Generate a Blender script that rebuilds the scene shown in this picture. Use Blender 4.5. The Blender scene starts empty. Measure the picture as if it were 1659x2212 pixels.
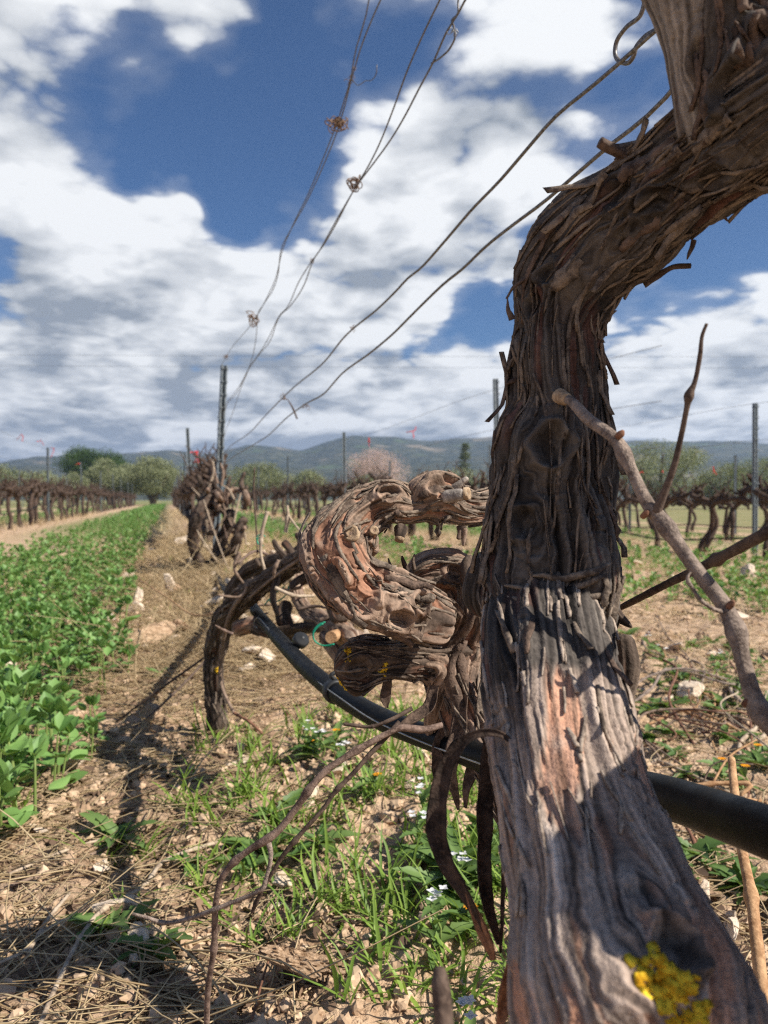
import bpy, math, random
import numpy as np
from mathutils import Vector
random.seed(7)
RNG = np.random.default_rng(7)
R = math.radians
scene = bpy.context.scene
COL = scene.collection

EXPO = 0.70          # the photograph is exposed for the shade

# ------------------------------------------------------------------ camera
CAM_H = 0.45
PITCH = R(0.93)                      # looking very slightly down
FPX, CX, CY = 1662.0, 829.5, 1106.0  # focal length and centre for a 1659 x 2212 frame
cam_d = bpy.data.cameras.new("camera")
cam_d.sensor_fit = 'AUTO'
cam_d.sensor_width = 36.0
cam_d.lens = 36.0 * FPX / 2212.0
cam_d.clip_start = 0.02
cam_d.clip_end = 30000
cam_d.dof.use_dof = True
cam_d.dof.focus_distance = 0.47
cam_d.dof.aperture_fstop = 15.0
cam = bpy.data.objects.new("camera", cam_d)
cam.location = (0, 0, CAM_H)
cam.rotation_euler = (math.pi / 2 - PITCH, 0, 0)
COL.objects.link(cam)
scene.camera = cam

# ------------------------------------------------------------------ light
SUN_AZ = R(113)      # clockwise from +Y (away from the camera): the sun stands to the right and behind
SUN_EL = R(42)
SUN_DIR = Vector((math.sin(SUN_AZ) * math.cos(SUN_EL), math.cos(SUN_AZ) * math.cos(SUN_EL), math.sin(SUN_EL)))
sun_d = bpy.data.lights.new("sun", 'SUN')
sun_d.energy = 5.0
sun_d.angle = R(0.55)
sun_d.color = (1.0, 0.93, 0.83)
sun = bpy.data.objects.new("sun", sun_d)
sun.rotation_euler = SUN_DIR.to_track_quat('Z', 'Y').to_euler()
COL.objects.link(sun)

scene.view_settings.view_transform = 'Standard'
scene.view_settings.look = 'None'
scene.view_settings.gamma = 1
scene.view_settings.exposure = EXPO
scene.view_settings.use_curve_mapping = False
scene.render.engine = 'CYCLES'
scene.cycles.use_denoising = False
scene.cycles.max_bounces = 6
scene.cycles.diffuse_bounces = 3
scene.cycles.glossy_bounces = 2
scene.cycles.transmission_bounces = 3
scene.cycles.transparent_max_bounces = 6
scene.cycles.volume_bounces = 0
scene.cycles.sample_clamp_indirect = 6
scene.cycles.use_adaptive_sampling = True
scene.cycles.adaptive_threshold = 0.01
scene.render.film_transparent = False
scene.cycles.pixel_filter_type = 'BLACKMAN_HARRIS'
scene.cycles.filter_width = 1.15


def ray(u, v):
    x, y = (u - CX) / FPX, -(v - CY) / FPX
    c, s = math.cos(PITCH), math.sin(PITCH)
    return np.array((x, c + y * s, y * c - s))


def P(u, v, d):
    """world point at frame position u, v (1659 x 2212) and depth d"""
    return np.array((0, 0, CAM_H)) + ray(u, v) * d


def ground_z(x, y):
    x = np.asarray(x, float)
    return -0.035 * np.clip(x - 0.6, 0, 6.0)


def G(u, v, up=0.0):
    """ground point under frame position u, v"""
    r = ray(u, v)
    d = -CAM_H / r[2]
    for _ in range(4):
        d = (CAM_H - float(ground_z(r[0] * d, r[1] * d))) / -r[2]
    p = np.array((0, 0, CAM_H)) + r * d
    p[2] = p[2] + up
    return p


def proj(p):
    x, y, z = p[..., 0], p[..., 1], p[..., 2] - CAM_H
    c, s = math.cos(PITCH), math.sin(PITCH)
    d = y * c - z * s
    k = y * s + z * c
    return CX + FPX * x / d, CY - FPX * k / d, d


# ------------------------------------------------------------------ sky
def build_world():
    w = bpy.data.worlds.new("World")
    scene.world = w
    w.use_nodes = True
    w.cycles.sampling_method = 'MANUAL'
    w.cycles.sample_map_resolution = 256
    nt = w.node_tree
    nt.nodes.clear()
    N, L = nt.nodes, nt.links
    STR = 0.053
    KC = 2 ** -EXPO / STR
    out = N.new('ShaderNodeOutputWorld')
    bg = N.new('ShaderNodeBackground')
    bg.inputs['Strength'].default_value = STR
    sky = N.new('ShaderNodeTexSky')
    sky.sky_type = 'NISHITA'
    sky.sun_disc = False
    sky.sun_elevation = SUN_EL
    sky.sun_rotation = SUN_AZ
    sky.air_density = 1.0
    sky.dust_density = 0.4
    sky.ozone_density = 2.5

    # ---- one node group gives the cloud thickness in a direction
    g = bpy.data.node_groups.new("cloud_cover", 'ShaderNodeTree')
    g.interface.new_socket("Direction", in_out='INPUT', socket_type='NodeSocketVector')
    g.interface.new_socket("Cover", in_out='OUTPUT', socket_type='NodeSocketFloat')
    g.interface.new_socket("Puff", in_out='OUTPUT', socket_type='NodeSocketFloat')
    gn, gl = g.nodes, g.links
    gi, go = gn.new('NodeGroupInput'), gn.new('NodeGroupOutput')

    def m(op, a, b=None, c=None, clamp=False):
        n = gn.new('ShaderNodeMath'); n.operation = op; n.use_clamp = clamp
        for k, x in enumerate((a, b, c)):
            if x is None: continue
            if isinstance(x, (int, float)): n.inputs[k].default_value = x
            else: gl.new(x, n.inputs[k])
        return n.outputs[0]

    def vm(op, a, b=None):
        n = gn.new('ShaderNodeVectorMath'); n.operation = op
        for k, x in enumerate((a, b)):
            if x is None: continue
            if isinstance(x, tuple): n.inputs[k].default_value = x
            else: gl.new(x, n.inputs[k])
        return n.outputs['Value'] if op in ('LENGTH', 'DOT_PRODUCT', 'DISTANCE') else n.outputs['Vector']
    d = vm('NORMALIZE', gi.outputs[0])
    sp = gn.new('ShaderNodeSeparateXYZ'); gl.new(d, sp.inputs[0])
    # clouds lie on a high level sheet, so they flatten and shrink towards the horizon
    den = m('ADD', m('MAXIMUM', sp.outputs[2], 0.0), 0.22)
    cb = gn.new('ShaderNodeCombineXYZ')
    gl.new(m('DIVIDE', sp.outputs[0], den), cb.inputs[0])
    gl.new(m('DIVIDE', sp.outputs[1], den), cb.inputs[1])
    gl.new(m('MULTIPLY', sp.outputs[2], 1.6), cb.inputs[2])

    def noise(vec, scale, detail, rough, dist=0.0):
        n = gn.new('ShaderNodeTexNoise'); n.noise_dimensions = '3D'
        n.inputs['Scale'].default_value = scale; n.inputs['Detail'].default_value = detail
        n.inputs['Roughness'].default_value = rough; n.inputs['Distortion'].default_value = dist
        gl.new(vec, n.inputs['Vector'])
        return n.outputs[0]
    big = noise(cb.outputs[0], 1.15, 2, 0.5, 0.0)
    fine0 = noise(cb.outputs[0], 4.4, 6, 0.60, 0.0)
    vo = gn.new('ShaderNodeTexVoronoi'); vo.feature = 'F1'
    vo.inputs['Scale'].default_value = 3.4; vo.inputs['Detail'].default_value = 2; vo.inputs['Roughness'].default_value = .55; vo.inputs['Lacunarity'].default_value = 2.3
    wv = gn.new('ShaderNodeTexNoise'); wv.inputs['Scale'].default_value = 5.0; wv.inputs['Detail'].default_value = 1
    gl.new(cb.outputs[0], wv.inputs['Vector'])
    wa = gn.new('ShaderNodeVectorMath'); wa.operation = 'MULTIPLY_ADD'
    gl.new(wv.outputs['Color'], wa.inputs[0]); wa.inputs[1].default_value = (.22, .22, .22); gl.new(cb.outputs[0], wa.inputs[2])
    gl.new(wa.outputs[0], vo.inputs['Vector'])
    puff = m('SUBTRACT', .95, vo.outputs['Distance'])
    fine = m('ADD', m('MULTIPLY', fine0, .62), m('MULTIPLY', puff, .42))
    tot = m('ADD', m('MULTIPLY', m('SUBTRACT', big, 0.5), .6), m('MULTIPLY', m('SUBTRACT', fine, 0.5), 2.1))
    # the cumulus heaps and blue gaps of this sky: u, v, half width, half height, weight
    HEAPS = [(140, 20, 500, 115, .95), (470, 40, 120, 95, .60), (20, 290, 210, 270, .70), (60, 420, 260, 170, .45), (300, 540, 330, 150, .85), (130, 640, 420, 150, .70), (520, 640, 260, 130, .60),
             (860, 340, 270, 130, .75), (1010, 430, 260, 130, .55), (760, 520, 200, 110, .45), (950, 560, 330, 110, .55), (1180, 250, 330, 170, .40), (1200, 520, 180, 110, .40), (700, 660, 260, 90, .45),
             (700, 830, 900, 110, .65), (300, 900, 900, 120, .60), (1000, 900, 900, 90, .60), (1520, 690, 260, 130, .80), (1560, 850, 420, 120, .75), (1330, 60, 420, 150, .42), (760, 90, 110, 140, .22), (330, 270, 150, 60, .22),
             (420, 190, 250, 130, -1.1), (640, 130, 190, 200, -.75), (590, 330, 150, 150, -.65), (450, 400, 190, 90, -.95), (560, 500, 110, 60, -.55), (290, 330, 130, 60, -.45), (330, 150, 120, 120, -.55), (680, 20, 200, 90, -.4),
             (1010, 690, 170, 50, -.85), (1090, 650, 110, 40, -.35), (1530, 530, 230, 100, -1.2), (950, 90, 110, 110, -.45), (1430, 200, 150, 70, -.5), (140, 470, 70, 40, -.75), (420, 790, 120, 30, -.2)]
    wn = gn.new('ShaderNodeTexNoise'); wn.inputs['Scale'].default_value = 5.5; wn.inputs['Detail'].default_value = 2; wn.inputs['Roughness'].default_value = .6
    gl.new(d, wn.inputs['Vector'])
    wob = gn.new('ShaderNodeVectorMath'); wob.operation = 'MULTIPLY_ADD'
    gl.new(vm('SUBTRACT', wn.outputs['Color'], (.5, .5, .5)), wob.inputs[0]); wob.inputs[1].default_value = (.34, .15, .26); gl.new(d, wob.inputs[2])
    dw = wob.outputs[0]
    for (u, v, rx, rz, wt) in HEAPS:
        wt *= .78
        c = ray(u, v); c = c / np.linalg.norm(c)
        sc = np.array((FPX / rx, FPX / (rx + rz) * 2, FPX / rz))
        q = gn.new('ShaderNodeVectorMath'); q.operation = 'MULTIPLY_ADD'
        gl.new(dw, q.inputs[0]); q.inputs[1].default_value = tuple(sc); q.inputs[2].default_value = tuple(-c * sc)
        k = gn.new('ShaderNodeMapRange'); k.interpolation_type = 'SMOOTHSTEP'
        gl.new(vm('LENGTH', q.outputs[0]), k.inputs[0])
        k.inputs[1].default_value = 1.39; k.inputs[2].default_value = 0; k.inputs[3].default_value = 0; k.inputs[4].default_value = wt
        tot = m('ADD', tot, k.outputs[0])
    low = gn.new('ShaderNodeMapRange'); low.interpolation_type = 'SMOOTHSTEP'      # cloud gathers towards the horizon
    gl.new(sp.outputs[2], low.inputs[0])
    for k_, q_ in zip((1, 2, 3, 4), (.26, .03, 0, .95)): low.inputs[k_].default_value = q_
    tot = m('ADD', m('ADD', tot, low.outputs[0]), 0.20)
    gl.new(tot, go.inputs[0]); gl.new(fine, go.inputs[1])

    def wm(op, a, b=None, clamp=False):
        n = N.new('ShaderNodeMath'); n.operation = op; n.use_clamp = clamp
        for k, x in enumerate((a, b)):
            if x is None: continue
            if isinstance(x, (int, float)): n.inputs[k].default_value = x
            else: L.new(x, n.inputs[k])
        return n.outputs[0]
    tc = N.new('ShaderNodeTexCoord')

    def cover(offset):
        v = tc.outputs['Generated']
        a = N.new('ShaderNodeVectorMath'); a.operation = 'ADD'
        L.new(v, a.inputs[0]); a.inputs[1].default_value = offset
        n = N.new('ShaderNodeGroup'); n.node_tree = g
        L.new(a.outputs[0], n.inputs[0])
        return n.outputs[0], n.outputs[1]
    c0, p0 = cover((0, 0, 0))
    c1, p1 = cover((0.04, -0.01, 0.085))

    def ramp(val, lo, hi):
        n = N.new('ShaderNodeMapRange'); n.interpolation_type = 'SMOOTHSTEP'
        n.inputs['From Min'].default_value = lo; n.inputs['From Max'].default_value = hi
        L.new(val, n.inputs['Value'])
        return n.outputs[0]
    alpha = ramp(c0, -0.06, 0.40)
    wisp = wm('MULTIPLY', ramp(c0, -0.45, 0.2), 0.16)
    alpha = wm('MAXIMUM', alpha, wisp)
    # thickness between this point and the sunlit side above it greys the cloud
    shade = wm('MULTIPLY', ramp(c1, 0.1, 1.6), 0.75)
    shade = wm('SUBTRACT', shade, wm('MULTIPLY', wm('SUBTRACT', p0, p1), 1.5))
    shade = wm('ADD', shade, wm('MULTIPLY', wm('SUBTRACT', 0.55, p0), 0.9), clamp=True)
    mixc = N.new('ShaderNodeMix'); mixc.data_type = 'RGBA'
    L.new(shade, mixc.inputs[0])
    mixc.inputs[6].default_value = (.97 * KC, .985 * KC, 1.0 * KC, 1)
    mixc.inputs[7].default_value = (.31 * KC, .35 * KC, .41 * KC, 1)
    tint = N.new('ShaderNodeMix'); tint.data_type = 'RGBA'; tint.blend_type = 'MULTIPLY'
    tint.inputs[0].default_value = 1
    L.new(sky.outputs[0], tint.inputs[6])
    tint.inputs[7].default_value = (.44, .70, 1.0, 1)
    mx = N.new('ShaderNodeMix'); mx.data_type = 'RGBA'
    L.new(alpha, mx.inputs[0])
    L.new(tint.outputs[2], mx.inputs[6]); L.new(mixc.outputs[2], mx.inputs[7])
    L.new(mx.outputs[2], bg.inputs['Color'])
    L.new(bg.outputs[0], out.inputs[0])


build_world()

# ------------------------------------------------------------------ numpy noise
_perm = np.random.default_rng(3).permutation(256).astype(np.int32)
_perm = np.concatenate([_perm, _perm, _perm])
_grad = np.random.default_rng(4).normal(size=(256, 3)).astype(np.float32)
_grad /= np.linalg.norm(_grad, axis=1)[:, None]


def noise3(x, y, z):
    """gradient noise, about -1..1"""
    x, y, z = np.broadcast_arrays(np.asarray(x, np.float32), np.asarray(y, np.float32), np.asarray(z, np.float32))
    xi, yi, zi = np.floor(x), np.floor(y), np.floor(z)
    xf, yf, zf = x - xi, y - yi, z - zi
    xi, yi, zi = xi.astype(np.int32) & 255, yi.astype(np.int32) & 255, zi.astype(np.int32) & 255
    fu, fv, fw = (t * t * t * (t * (t * 6 - 15) + 10) for t in (xf, yf, zf))
    r = 0
    for dx in (0, 1):
        for dy in (0, 1):
            for dz in (0, 1):
                h = _perm[_perm[_perm[xi + dx] + yi + dy] + zi + dz]
                gv = _grad[h]
                dot = gv[..., 0] * (xf - dx) + gv[..., 1] * (yf - dy) + gv[..., 2] * (zf - dz)
                r = r + dot * (fu if dx else 1 - fu) * (fv if dy else 1 - fv) * (fw if dz else 1 - fw)
    return r * 1.5


def fbm(x, y, z, octv=3, gain=0.5):
    r, a, k = 0, 1.0, 1.0
    for i in range(octv):
        r = r + a * noise3(x * k + 17.3 * i, y * k - 9.1 * i, z * k + 5.7 * i)
        a *= gain; k *= 2.03
    return r


def smooth(a, b, x):
    t = np.clip((x - a) / (b - a), 0, 1)
    return t * t * (3 - 2 * t)


# ------------------------------------------------------------------ mesh and object helpers
def mesh_np(name, V, F, smooth_shade=True, attrs=None, mat=None, mat_index=None):
    """V n x 3, F list of face arrays (k x 3 or k x 4) or one array"""
    me = bpy.data.meshes.new(name)
    V = np.ascontiguousarray(V, np.float32)
    if isinstance(F, np.ndarray): F = [F]
    F = [np.asarray(f, np.int32) for f in F if len(f)]
    me.vertices.add(len(V)); me.vertices.foreach_set("co", V.ravel())
    tot = np.concatenate([np.full(len(f), f.shape[1], np.int32) for f in F])
    lv = np.concatenate([f.ravel() for f in F])
    me.loops.add(len(lv)); me.loops.foreach_set("vertex_index", lv)
    st = np.concatenate([[0], np.cumsum(tot)[:-1]]).astype(np.int32)
    me.polygons.add(len(tot)); me.polygons.foreach_set("loop_start", st)
    try: me.polygons.foreach_set("loop_total", tot)
    except Exception: pass
    me.polygons.foreach_set("use_smooth", np.full(len(tot), bool(smooth_shade)))
    if attrs:
        for k, a in attrs.items():
            a = np.asarray(a, np.float32)
            at = me.attributes.new(k, 'FLOAT_COLOR', 'POINT')
            if a.shape[1] == 3: a = np.concatenate([a, np.ones((len(a), 1), np.float32)], 1)
            at.data.foreach_set("color", np.ascontiguousarray(a).ravel())
    me.update(calc_edges=True)
    me.validate(verbose=False)
    for m in (mat if isinstance(mat, (list, tuple)) else [mat]):
        if m is not None: me.materials.append(m)
    if mat_index is not None: me.polygons.foreach_set("material_index", np.asarray(mat_index, np.int32))
    return me


def add(name, me, parent=None, label=None, cat=None, group=None, kind=None, loc=None, rz=None, scale=None):
    o = bpy.data.objects.new(name, me)
    COL.objects.link(o)
    if parent is not None: o.parent = parent
    if label: o["label"] = label
    if cat: o["category"] = cat
    if group: o["group"] = group
    if kind: o["kind"] = kind
    if loc is not None: o.location = [float(c) for c in loc]
    if rz is not None: o.rotation_euler = (0, 0, float(rz))
    if scale is not None: o.scale = (scale, scale, scale) if np.isscalar(scale) else scale
    return o


def copy_tree(o, parent=None):
    c = o.copy(); COL.objects.link(c); c.parent = parent
    for ch in o.children: copy_tree(ch, c)
    return c


class MB:
    """collects pieces with numpy arrays, built as one mesh"""
    def __init__(s): s.V, s.F, s.A, s.n = [], [], [], 0

    def put(s, V, F, a=None):
        V = np.asarray(V, float)
        s.V.append(V)
        for f in (F if isinstance(F, list) else [F]):
            f = np.asarray(f, np.int32)
            if len(f): s.F.append(f + s.n)
        s.A.append(np.tile(np.asarray(a if a is not None else (0.5, 0.5, 0.5), float), (len(V), 1)) if np.ndim(a) < 2 else np.asarray(a, float))
        s.n += len(V)
        return s

    def mesh(s, name, mat, smooth_shade=True):
        q = [f for f in s.F if f.shape[1] == 4]; t = [f for f in s.F if f.shape[1] == 3]
        F = ([np.concatenate(q)] if q else []) + ([np.concatenate(t)] if t else [])
        return mesh_np(name, np.concatenate(s.V), F, smooth_shade, {"tone": np.concatenate(s.A)}, mat)


def catmull(ctrl, n):
    """ctrl k x m (first three columns a position) -> n samples even in arc length"""
    c = np.asarray(ctrl, float)
    if len(c) == 2: c = np.array([c[0], c[0] * .5 + c[1] * .5, c[1]])
    ext = np.vstack([2 * c[0] - c[1], c, 2 * c[-1] - c[-2]])
    seg = np.linalg.norm(np.diff(ext[:, :3], axis=0), axis=1) ** 0.5 + 1e-9
    t = np.concatenate([[0], np.cumsum(seg)])
    fine = []
    for i in range(1, len(ext) - 2):
        t0, t1, t2, t3 = t[i - 1:i + 3]
        x = np.linspace(t1, t2, 24, endpoint=False)[:, None]
        p0, p1, p2, p3 = ext[i - 1:i + 3]
        a1 = (t1 - x) / (t1 - t0) * p0 + (x - t0) / (t1 - t0) * p1
        a2 = (t2 - x) / (t2 - t1) * p1 + (x - t1) / (t2 - t1) * p2
        a3 = (t3 - x) / (t3 - t2) * p2 + (x - t2) / (t3 - t2) * p3
        b1 = (t2 - x) / (t2 - t0) * a1 + (x - t0) / (t2 - t0) * a2
        b2 = (t3 - x) / (t3 - t1) * a2 + (x - t1) / (t3 - t1) * a3
        fine.append((t2 - x) / (t2 - t1) * b1 + (x - t1) / (t2 - t1) * b2)
    fine.append(c[-1:])
    f = np.vstack(fine)
    s = np.concatenate([[0], np.cumsum(np.linalg.norm(np.diff(f[:, :3], axis=0), axis=1))])
    q = np.linspace(0, s[-1], n)
    return np.stack([np.interp(q, s, f[:, k]) for k in range(f.shape[1])], 1), q


def frames(C, hint=(0, -1, 0.05)):
    T = np.gradient(C, axis=0); T /= np.linalg.norm(T, axis=1)[:, None] + 1e-12
    n = np.asarray(hint, float); n = n - T[0] * n.dot(T[0])
    if np.linalg.norm(n) < 1e-3: n = np.cross(T[0], (1, 0, 0))
    n /= np.linalg.norm(n)
    Nn = np.empty_like(C)
    for i in range(len(C)):
        n = n - T[i] * n.dot(T[i]); n /= np.linalg.norm(n) + 1e-12
        Nn[i] = n
    return T, Nn, np.cross(T, Nn)


def grid_faces(ns, nt, closed=True):
    i = np.arange(ns - 1)[:, None]; j = np.arange(nt if closed else nt - 1)[None, :]
    j2 = (j + 1) % nt
    return np.stack(np.broadcast_arrays(i * nt + j, i * nt + j2, (i + 1) * nt + j2, (i + 1) * nt + j), -1).reshape(-1, 4)


def tube(ctrl, n, nt=8, hint=(0, -1, 0.05), cap=True, squash=None, wob=0.0, seed=0):
    """plain tube; ctrl rows x, y, z, radius"""
    S, s = catmull(ctrl, n)
    C, r = S[:, :3], S[:, 3]
    T, A, B = frames(C, hint)
    th = np.linspace(0, 2 * np.pi, nt, endpoint=False)
    rr = r[:, None] * np.ones(nt)
    if wob: rr = rr * (1 + wob * noise3(s[:, None] / (r.mean() * 6) + seed * 7.7, np.cos(th) * 1.3 + seed, np.sin(th) * 1.3))
    ca, sa = np.cos(th), np.sin(th)
    if squash: sa = sa * squash
    V = C[:, None, :] + A[:, None, :] * (rr * ca)[..., None] + B[:, None, :] * (rr * sa)[..., None]
    V = V.reshape(-1, 3); F = [grid_faces(n, nt)]
    if cap:
        b = len(V); V = np.vstack([V, C[0], C[-1]])
        j = np.arange(nt); j2 = (j + 1) % nt
        F.append(np.stack([np.full(nt, b), j2, j], 1))
        k = (n - 1) * nt
        F.append(np.stack([np.full(nt, b + 1), k + j, k + j2], 1))
    return V, F


def px_ctrl(rows):
    """rows (u, v, depth, width in frame pixels) -> x, y, z, radius"""
    return np.array([list(P(u, v, d)) + [w * d / FPX / 2] for (u, v, d, w) in rows])


def box(cx, cy, cz, sx, sy, sz):
    V = np.array([(x, y, z) for x in (-1, 1) for y in (-1, 1) for z in (-1, 1)], float) * (sx / 2, sy / 2, sz / 2) + (cx, cy, cz)
    F = np.array([(0, 1, 3, 2), (4, 6, 7, 5), (0, 4, 5, 1), (2, 3, 7, 6), (0, 2, 6, 4), (1, 5, 7, 3)])
    return V, F

# ------------------------------------------------------------------ materials
class NT:
    def __init__(s, name):
        s.m = bpy.data.materials.new(name); s.m.use_nodes = True
        s.t = s.m.node_tree; s.t.nodes.clear()
        s.out = s.n('ShaderNodeOutputMaterial')
        s.b = s.n('ShaderNodeBsdfPrincipled')
        s.l(s.b.outputs[0], s.out.inputs[0])

    def n(s, k): return s.t.nodes.new(k)
    def l(s, a, b): s.t.links.new(a, b)

    def inp(s, sock, x):
        if isinstance(x, (int, float)): sock.default_value = x
        elif isinstance(x, tuple): sock.default_value = x if len(x) == 4 or sock.type == 'VECTOR' else (*x, 1)
        else: s.l(x, sock)

    def math(s, op, a, b=None, clamp=False):
        n = s.n('ShaderNodeMath'); n.operation = op; n.use_clamp = clamp
        s.inp(n.inputs[0], a)
        if b is not None: s.inp(n.inputs[1], b)
        return n.outputs[0]

    def ramp(s, x, lo, hi, a=0.0, b=1.0):
        n = s.n('ShaderNodeMapRange'); n.interpolation_type = 'SMOOTHSTEP'
        s.inp(n.inputs[0], x)
        for k, q in zip((1, 2, 3, 4), (lo, hi, a, b)): n.inputs[k].default_value = q
        return n.outputs[0]

    def mix(s, f, a, b, mode='MIX'):
        n = s.n('ShaderNodeMix'); n.data_type = 'RGBA'; n.blend_type = mode
        s.inp(n.inputs[0], f); s.inp(n.inputs[6], a); s.inp(n.inputs[7], b)
        return n.outputs[2]

    def attr(s, name):
        n = s.n('ShaderNodeAttribute'); n.attribute_name = name
        sp = s.n('ShaderNodeSeparateColor'); s.l(n.outputs['Color'], sp.inputs[0])
        return sp.outputs[0], sp.outputs[1], sp.outputs[2]

    def coord(s, which='Object', scale=(1, 1, 1)):
        t = s.n('ShaderNodeTexCoord'); mp = s.n('ShaderNodeMapping')
        s.l(t.outputs[which], mp.inputs[0]); mp.inputs['Scale'].default_value = scale
        return mp.outputs[0]

    def pos(s):
        return s.n('ShaderNodeNewGeometry').outputs['Position']

    def noise(s, vec, scale, detail=4, rough=0.55, dist=0.0):
        n = s.n('ShaderNodeTexNoise'); s.l(vec, n.inputs['Vector'])
        n.inputs['Scale'].default_value = scale; n.inputs['Detail'].default_value = detail
        n.inputs['Roughness'].default_value = rough; n.inputs['Distortion'].default_value = dist
        return n.outputs[0]

    def voro(s, vec, scale, feature='F1', out=0):
        n = s.n('ShaderNodeTexVoronoi'); n.feature = feature; s.l(vec, n.inputs['Vector'])
        n.inputs['Scale'].default_value = scale
        return n.outputs[out]

    def rnd(s): return s.n('ShaderNodeObjectInfo').outputs['Random']

    def bump(s, h, strength, dist):
        n = s.n('ShaderNodeBump'); s.l(h, n.inputs['Height'])
        n.inputs['Strength'].default_value = strength; n.inputs['Distance'].default_value = dist
        s.l(n.outputs[0], s.b.inputs['Normal'])

    def base(s, c, rough=0.8, spec=0.3, metal=0.0):
        s.inp(s.b.inputs['Base Color'], c); s.inp(s.b.inputs['Roughness'], rough)
        s.b.inputs['Specular IOR Level'].default_value = spec
        s.b.inputs['Metallic'].default_value = metal
        return s.m

    def translucent(s, col, f):
        t = s.n('ShaderNodeBsdfTranslucent'); s.inp(t.inputs[0], col)
        mx = s.n('ShaderNodeMixShader'); mx.inputs[0].default_value = f
        s.l(s.b.outputs[0], mx.inputs[1]); s.l(t.outputs[0], mx.inputs[2]); s.l(mx.outputs[0], s.out.inputs[0])


def mat_bark(name, dark, mid, pale, red, redness=1.0, bump=0.6, alt=None):
    t = NT(name)
    a, r, f = t.attr("bk")
    p = t.coord('Object')
    n1 = t.noise(p, 60, 5, .6)
    n2 = t.noise(p, 420, 4, .6)
    n3 = t.noise(p, 14, 3, .5)
    if alt:                                  # older, darker bark towards one end
        at = t.n('ShaderNodeAttribute'); at.attribute_name = "bk"
        k = t.ramp(t.math('ADD', at.outputs['Alpha'], t.math('MULTIPLY', t.math('SUBTRACT', n1, .5), .8)), .3, .7)
        dark, mid, pale, red = (t.mix(k, x, y) for x, y in zip((dark, mid, pale, red), alt))
    c = t.mix(t.ramp(a, .12, .5), dark, mid)
    c = t.mix(t.math('MULTIPLY', t.ramp(a, .42, .95), t.ramp(n3, .3, .7)), c, pale)
    c = t.mix(t.math('MULTIPLY', r, redness, True), c, red)
    c = t.mix(t.math('MULTIPLY', t.ramp(n1, .5, .78), .55), c, t.mix(.5, pale, mid))
    g = t.math('ADD', t.math('MULTIPLY', f, .75), t.math('MULTIPLY', n2, .75))
    k = t.ramp(g, .25, 1.2, .42, 1.6)
    cc = t.n('ShaderNodeCombineColor')
    for i in range(3): t.l(k, cc.inputs[i])
    c = t.mix(1.0, c, cc.outputs[0], 'MULTIPLY')
    t.bump(t.math('ADD', n2, t.math('MULTIPLY', n1, .6)), bump, .0012)
    return t.base(c, .86, .18)


M = {}
OLD = ((.017, .0145, .0130), (.066, .0565, .0495), (.205, .178, .150), (.105, .052, .039))
M['bark_limb'] = mat_bark('pale_limb_bark', (.085, .066, .055), (.300, .232, .188), (.54, .455, .38), (.43, .220, .135), .85, 1.0, alt=OLD)
M['bark_old'] = mat_bark('shaggy_bark', *OLD, .85)
M['bark_pale'] = mat_bark('bare_grey_wood_bark', (.045, .037, .031), (.185, .160, .136), (.42, .375, .33), (.17, .12, .09), .5, 1.0)
M['bark_warm'] = mat_bark('warm_bark', (.060, .043, .033), (.225, .155, .112), (.47, .375, .285), (.27, .132, .080), .9)
M['bark_dark'] = mat_bark('dark_vine_bark', (.025, .019, .015), (.080, .058, .044), (.20, .152, .113), (.13, .062, .038), .6)


def simple_bark(name, a, b, scale=60, bump=.5):
    t = NT(name)
    p = t.coord('Object'); pw = t.pos()
    n = t.noise(p, scale, 5, .6); n2 = t.noise(p, scale * 5, 3, .6)
    c = t.mix(t.ramp(n, .35, .68), a, b)
    c = t.mix(t.math('MULTIPLY', t.ramp(n2, .45, .7), .4), c, tuple(min(1, x * 1.5) for x in b))
    t.bump(t.math('ADD', n, t.math('MULTIPLY', n2, .5)), bump, .003)
    return t.base(c, .85, .2)


M['vine_far'] = simple_bark('row_vine_bark', (.028, .019, .015), (.105, .070, .052), 45)
M['cane'] = simple_bark('cane_bark', (.125, .085, .062), (.27, .195, .145), 90, .25)
M['cane_red'] = simple_bark('reddish_cane_bark', (.085, .040, .028), (.21, .105, .065), 90, .25)
M['cane_brown'] = simple_bark('brown_cane_bark', (.075, .048, .037), (.215, .150, .118), 110, .4)
M['cane_dark'] = simple_bark('dark_cane_bark', (.045, .030, .024), (.13, .092, .07), 90, .3)
M['cane_pale'] = simple_bark('pale_cane_bark', (.24, .18, .13), (.46, .37, .27), 90, .25)
M['cane_tan'] = simple_bark('tan_cane_bark', (.27, .145, .07), (.47, .29, .155), 90, .25)
M['cane_grey'] = simple_bark('grey_cane_bark', (.125, .095, .078), (.29, .228, .185), 170, .6)
M['cut_wood'] = simple_bark('sawn_wood', (.20, .135, .085), (.42, .31, .2), 160, .3)
M['grey_wood'] = simple_bark('bare_grey_wood', (.16, .135, .115), (.40, .35, .30), 70, .4)
M['strip'] = simple_bark('peeling_bark', (.040, .027, .021), (.150, .102, .075), 120, .5)
M['ribbon'] = simple_bark('dark_bark_ribbon', (.016, .011, .009), (.075, .050, .037), 120, .5)
M['strip_rust'] = simple_bark('rusty_bark_ribbon', (.14, .065, .036), (.33, .17, .095), 120, .4)
M['flake_pale'] = simple_bark('pale_loose_bark', (.13, .10, .08), (.40, .325, .26), 110, .5)
M['flake'] = simple_bark('loose_bark', (.055, .041, .033), (.22, .172, .13), 110, .5)

t = NT('yellow_lichen'); p = t.coord('Object'); n = t.noise(p, 240, 4, .6)
t.bump(n, .8, .002)
M['lichen'] = t.base(t.mix(t.ramp(n, .35, .65), (.58, .30, .015), (.86, .62, .05)), .9, .1)

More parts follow.
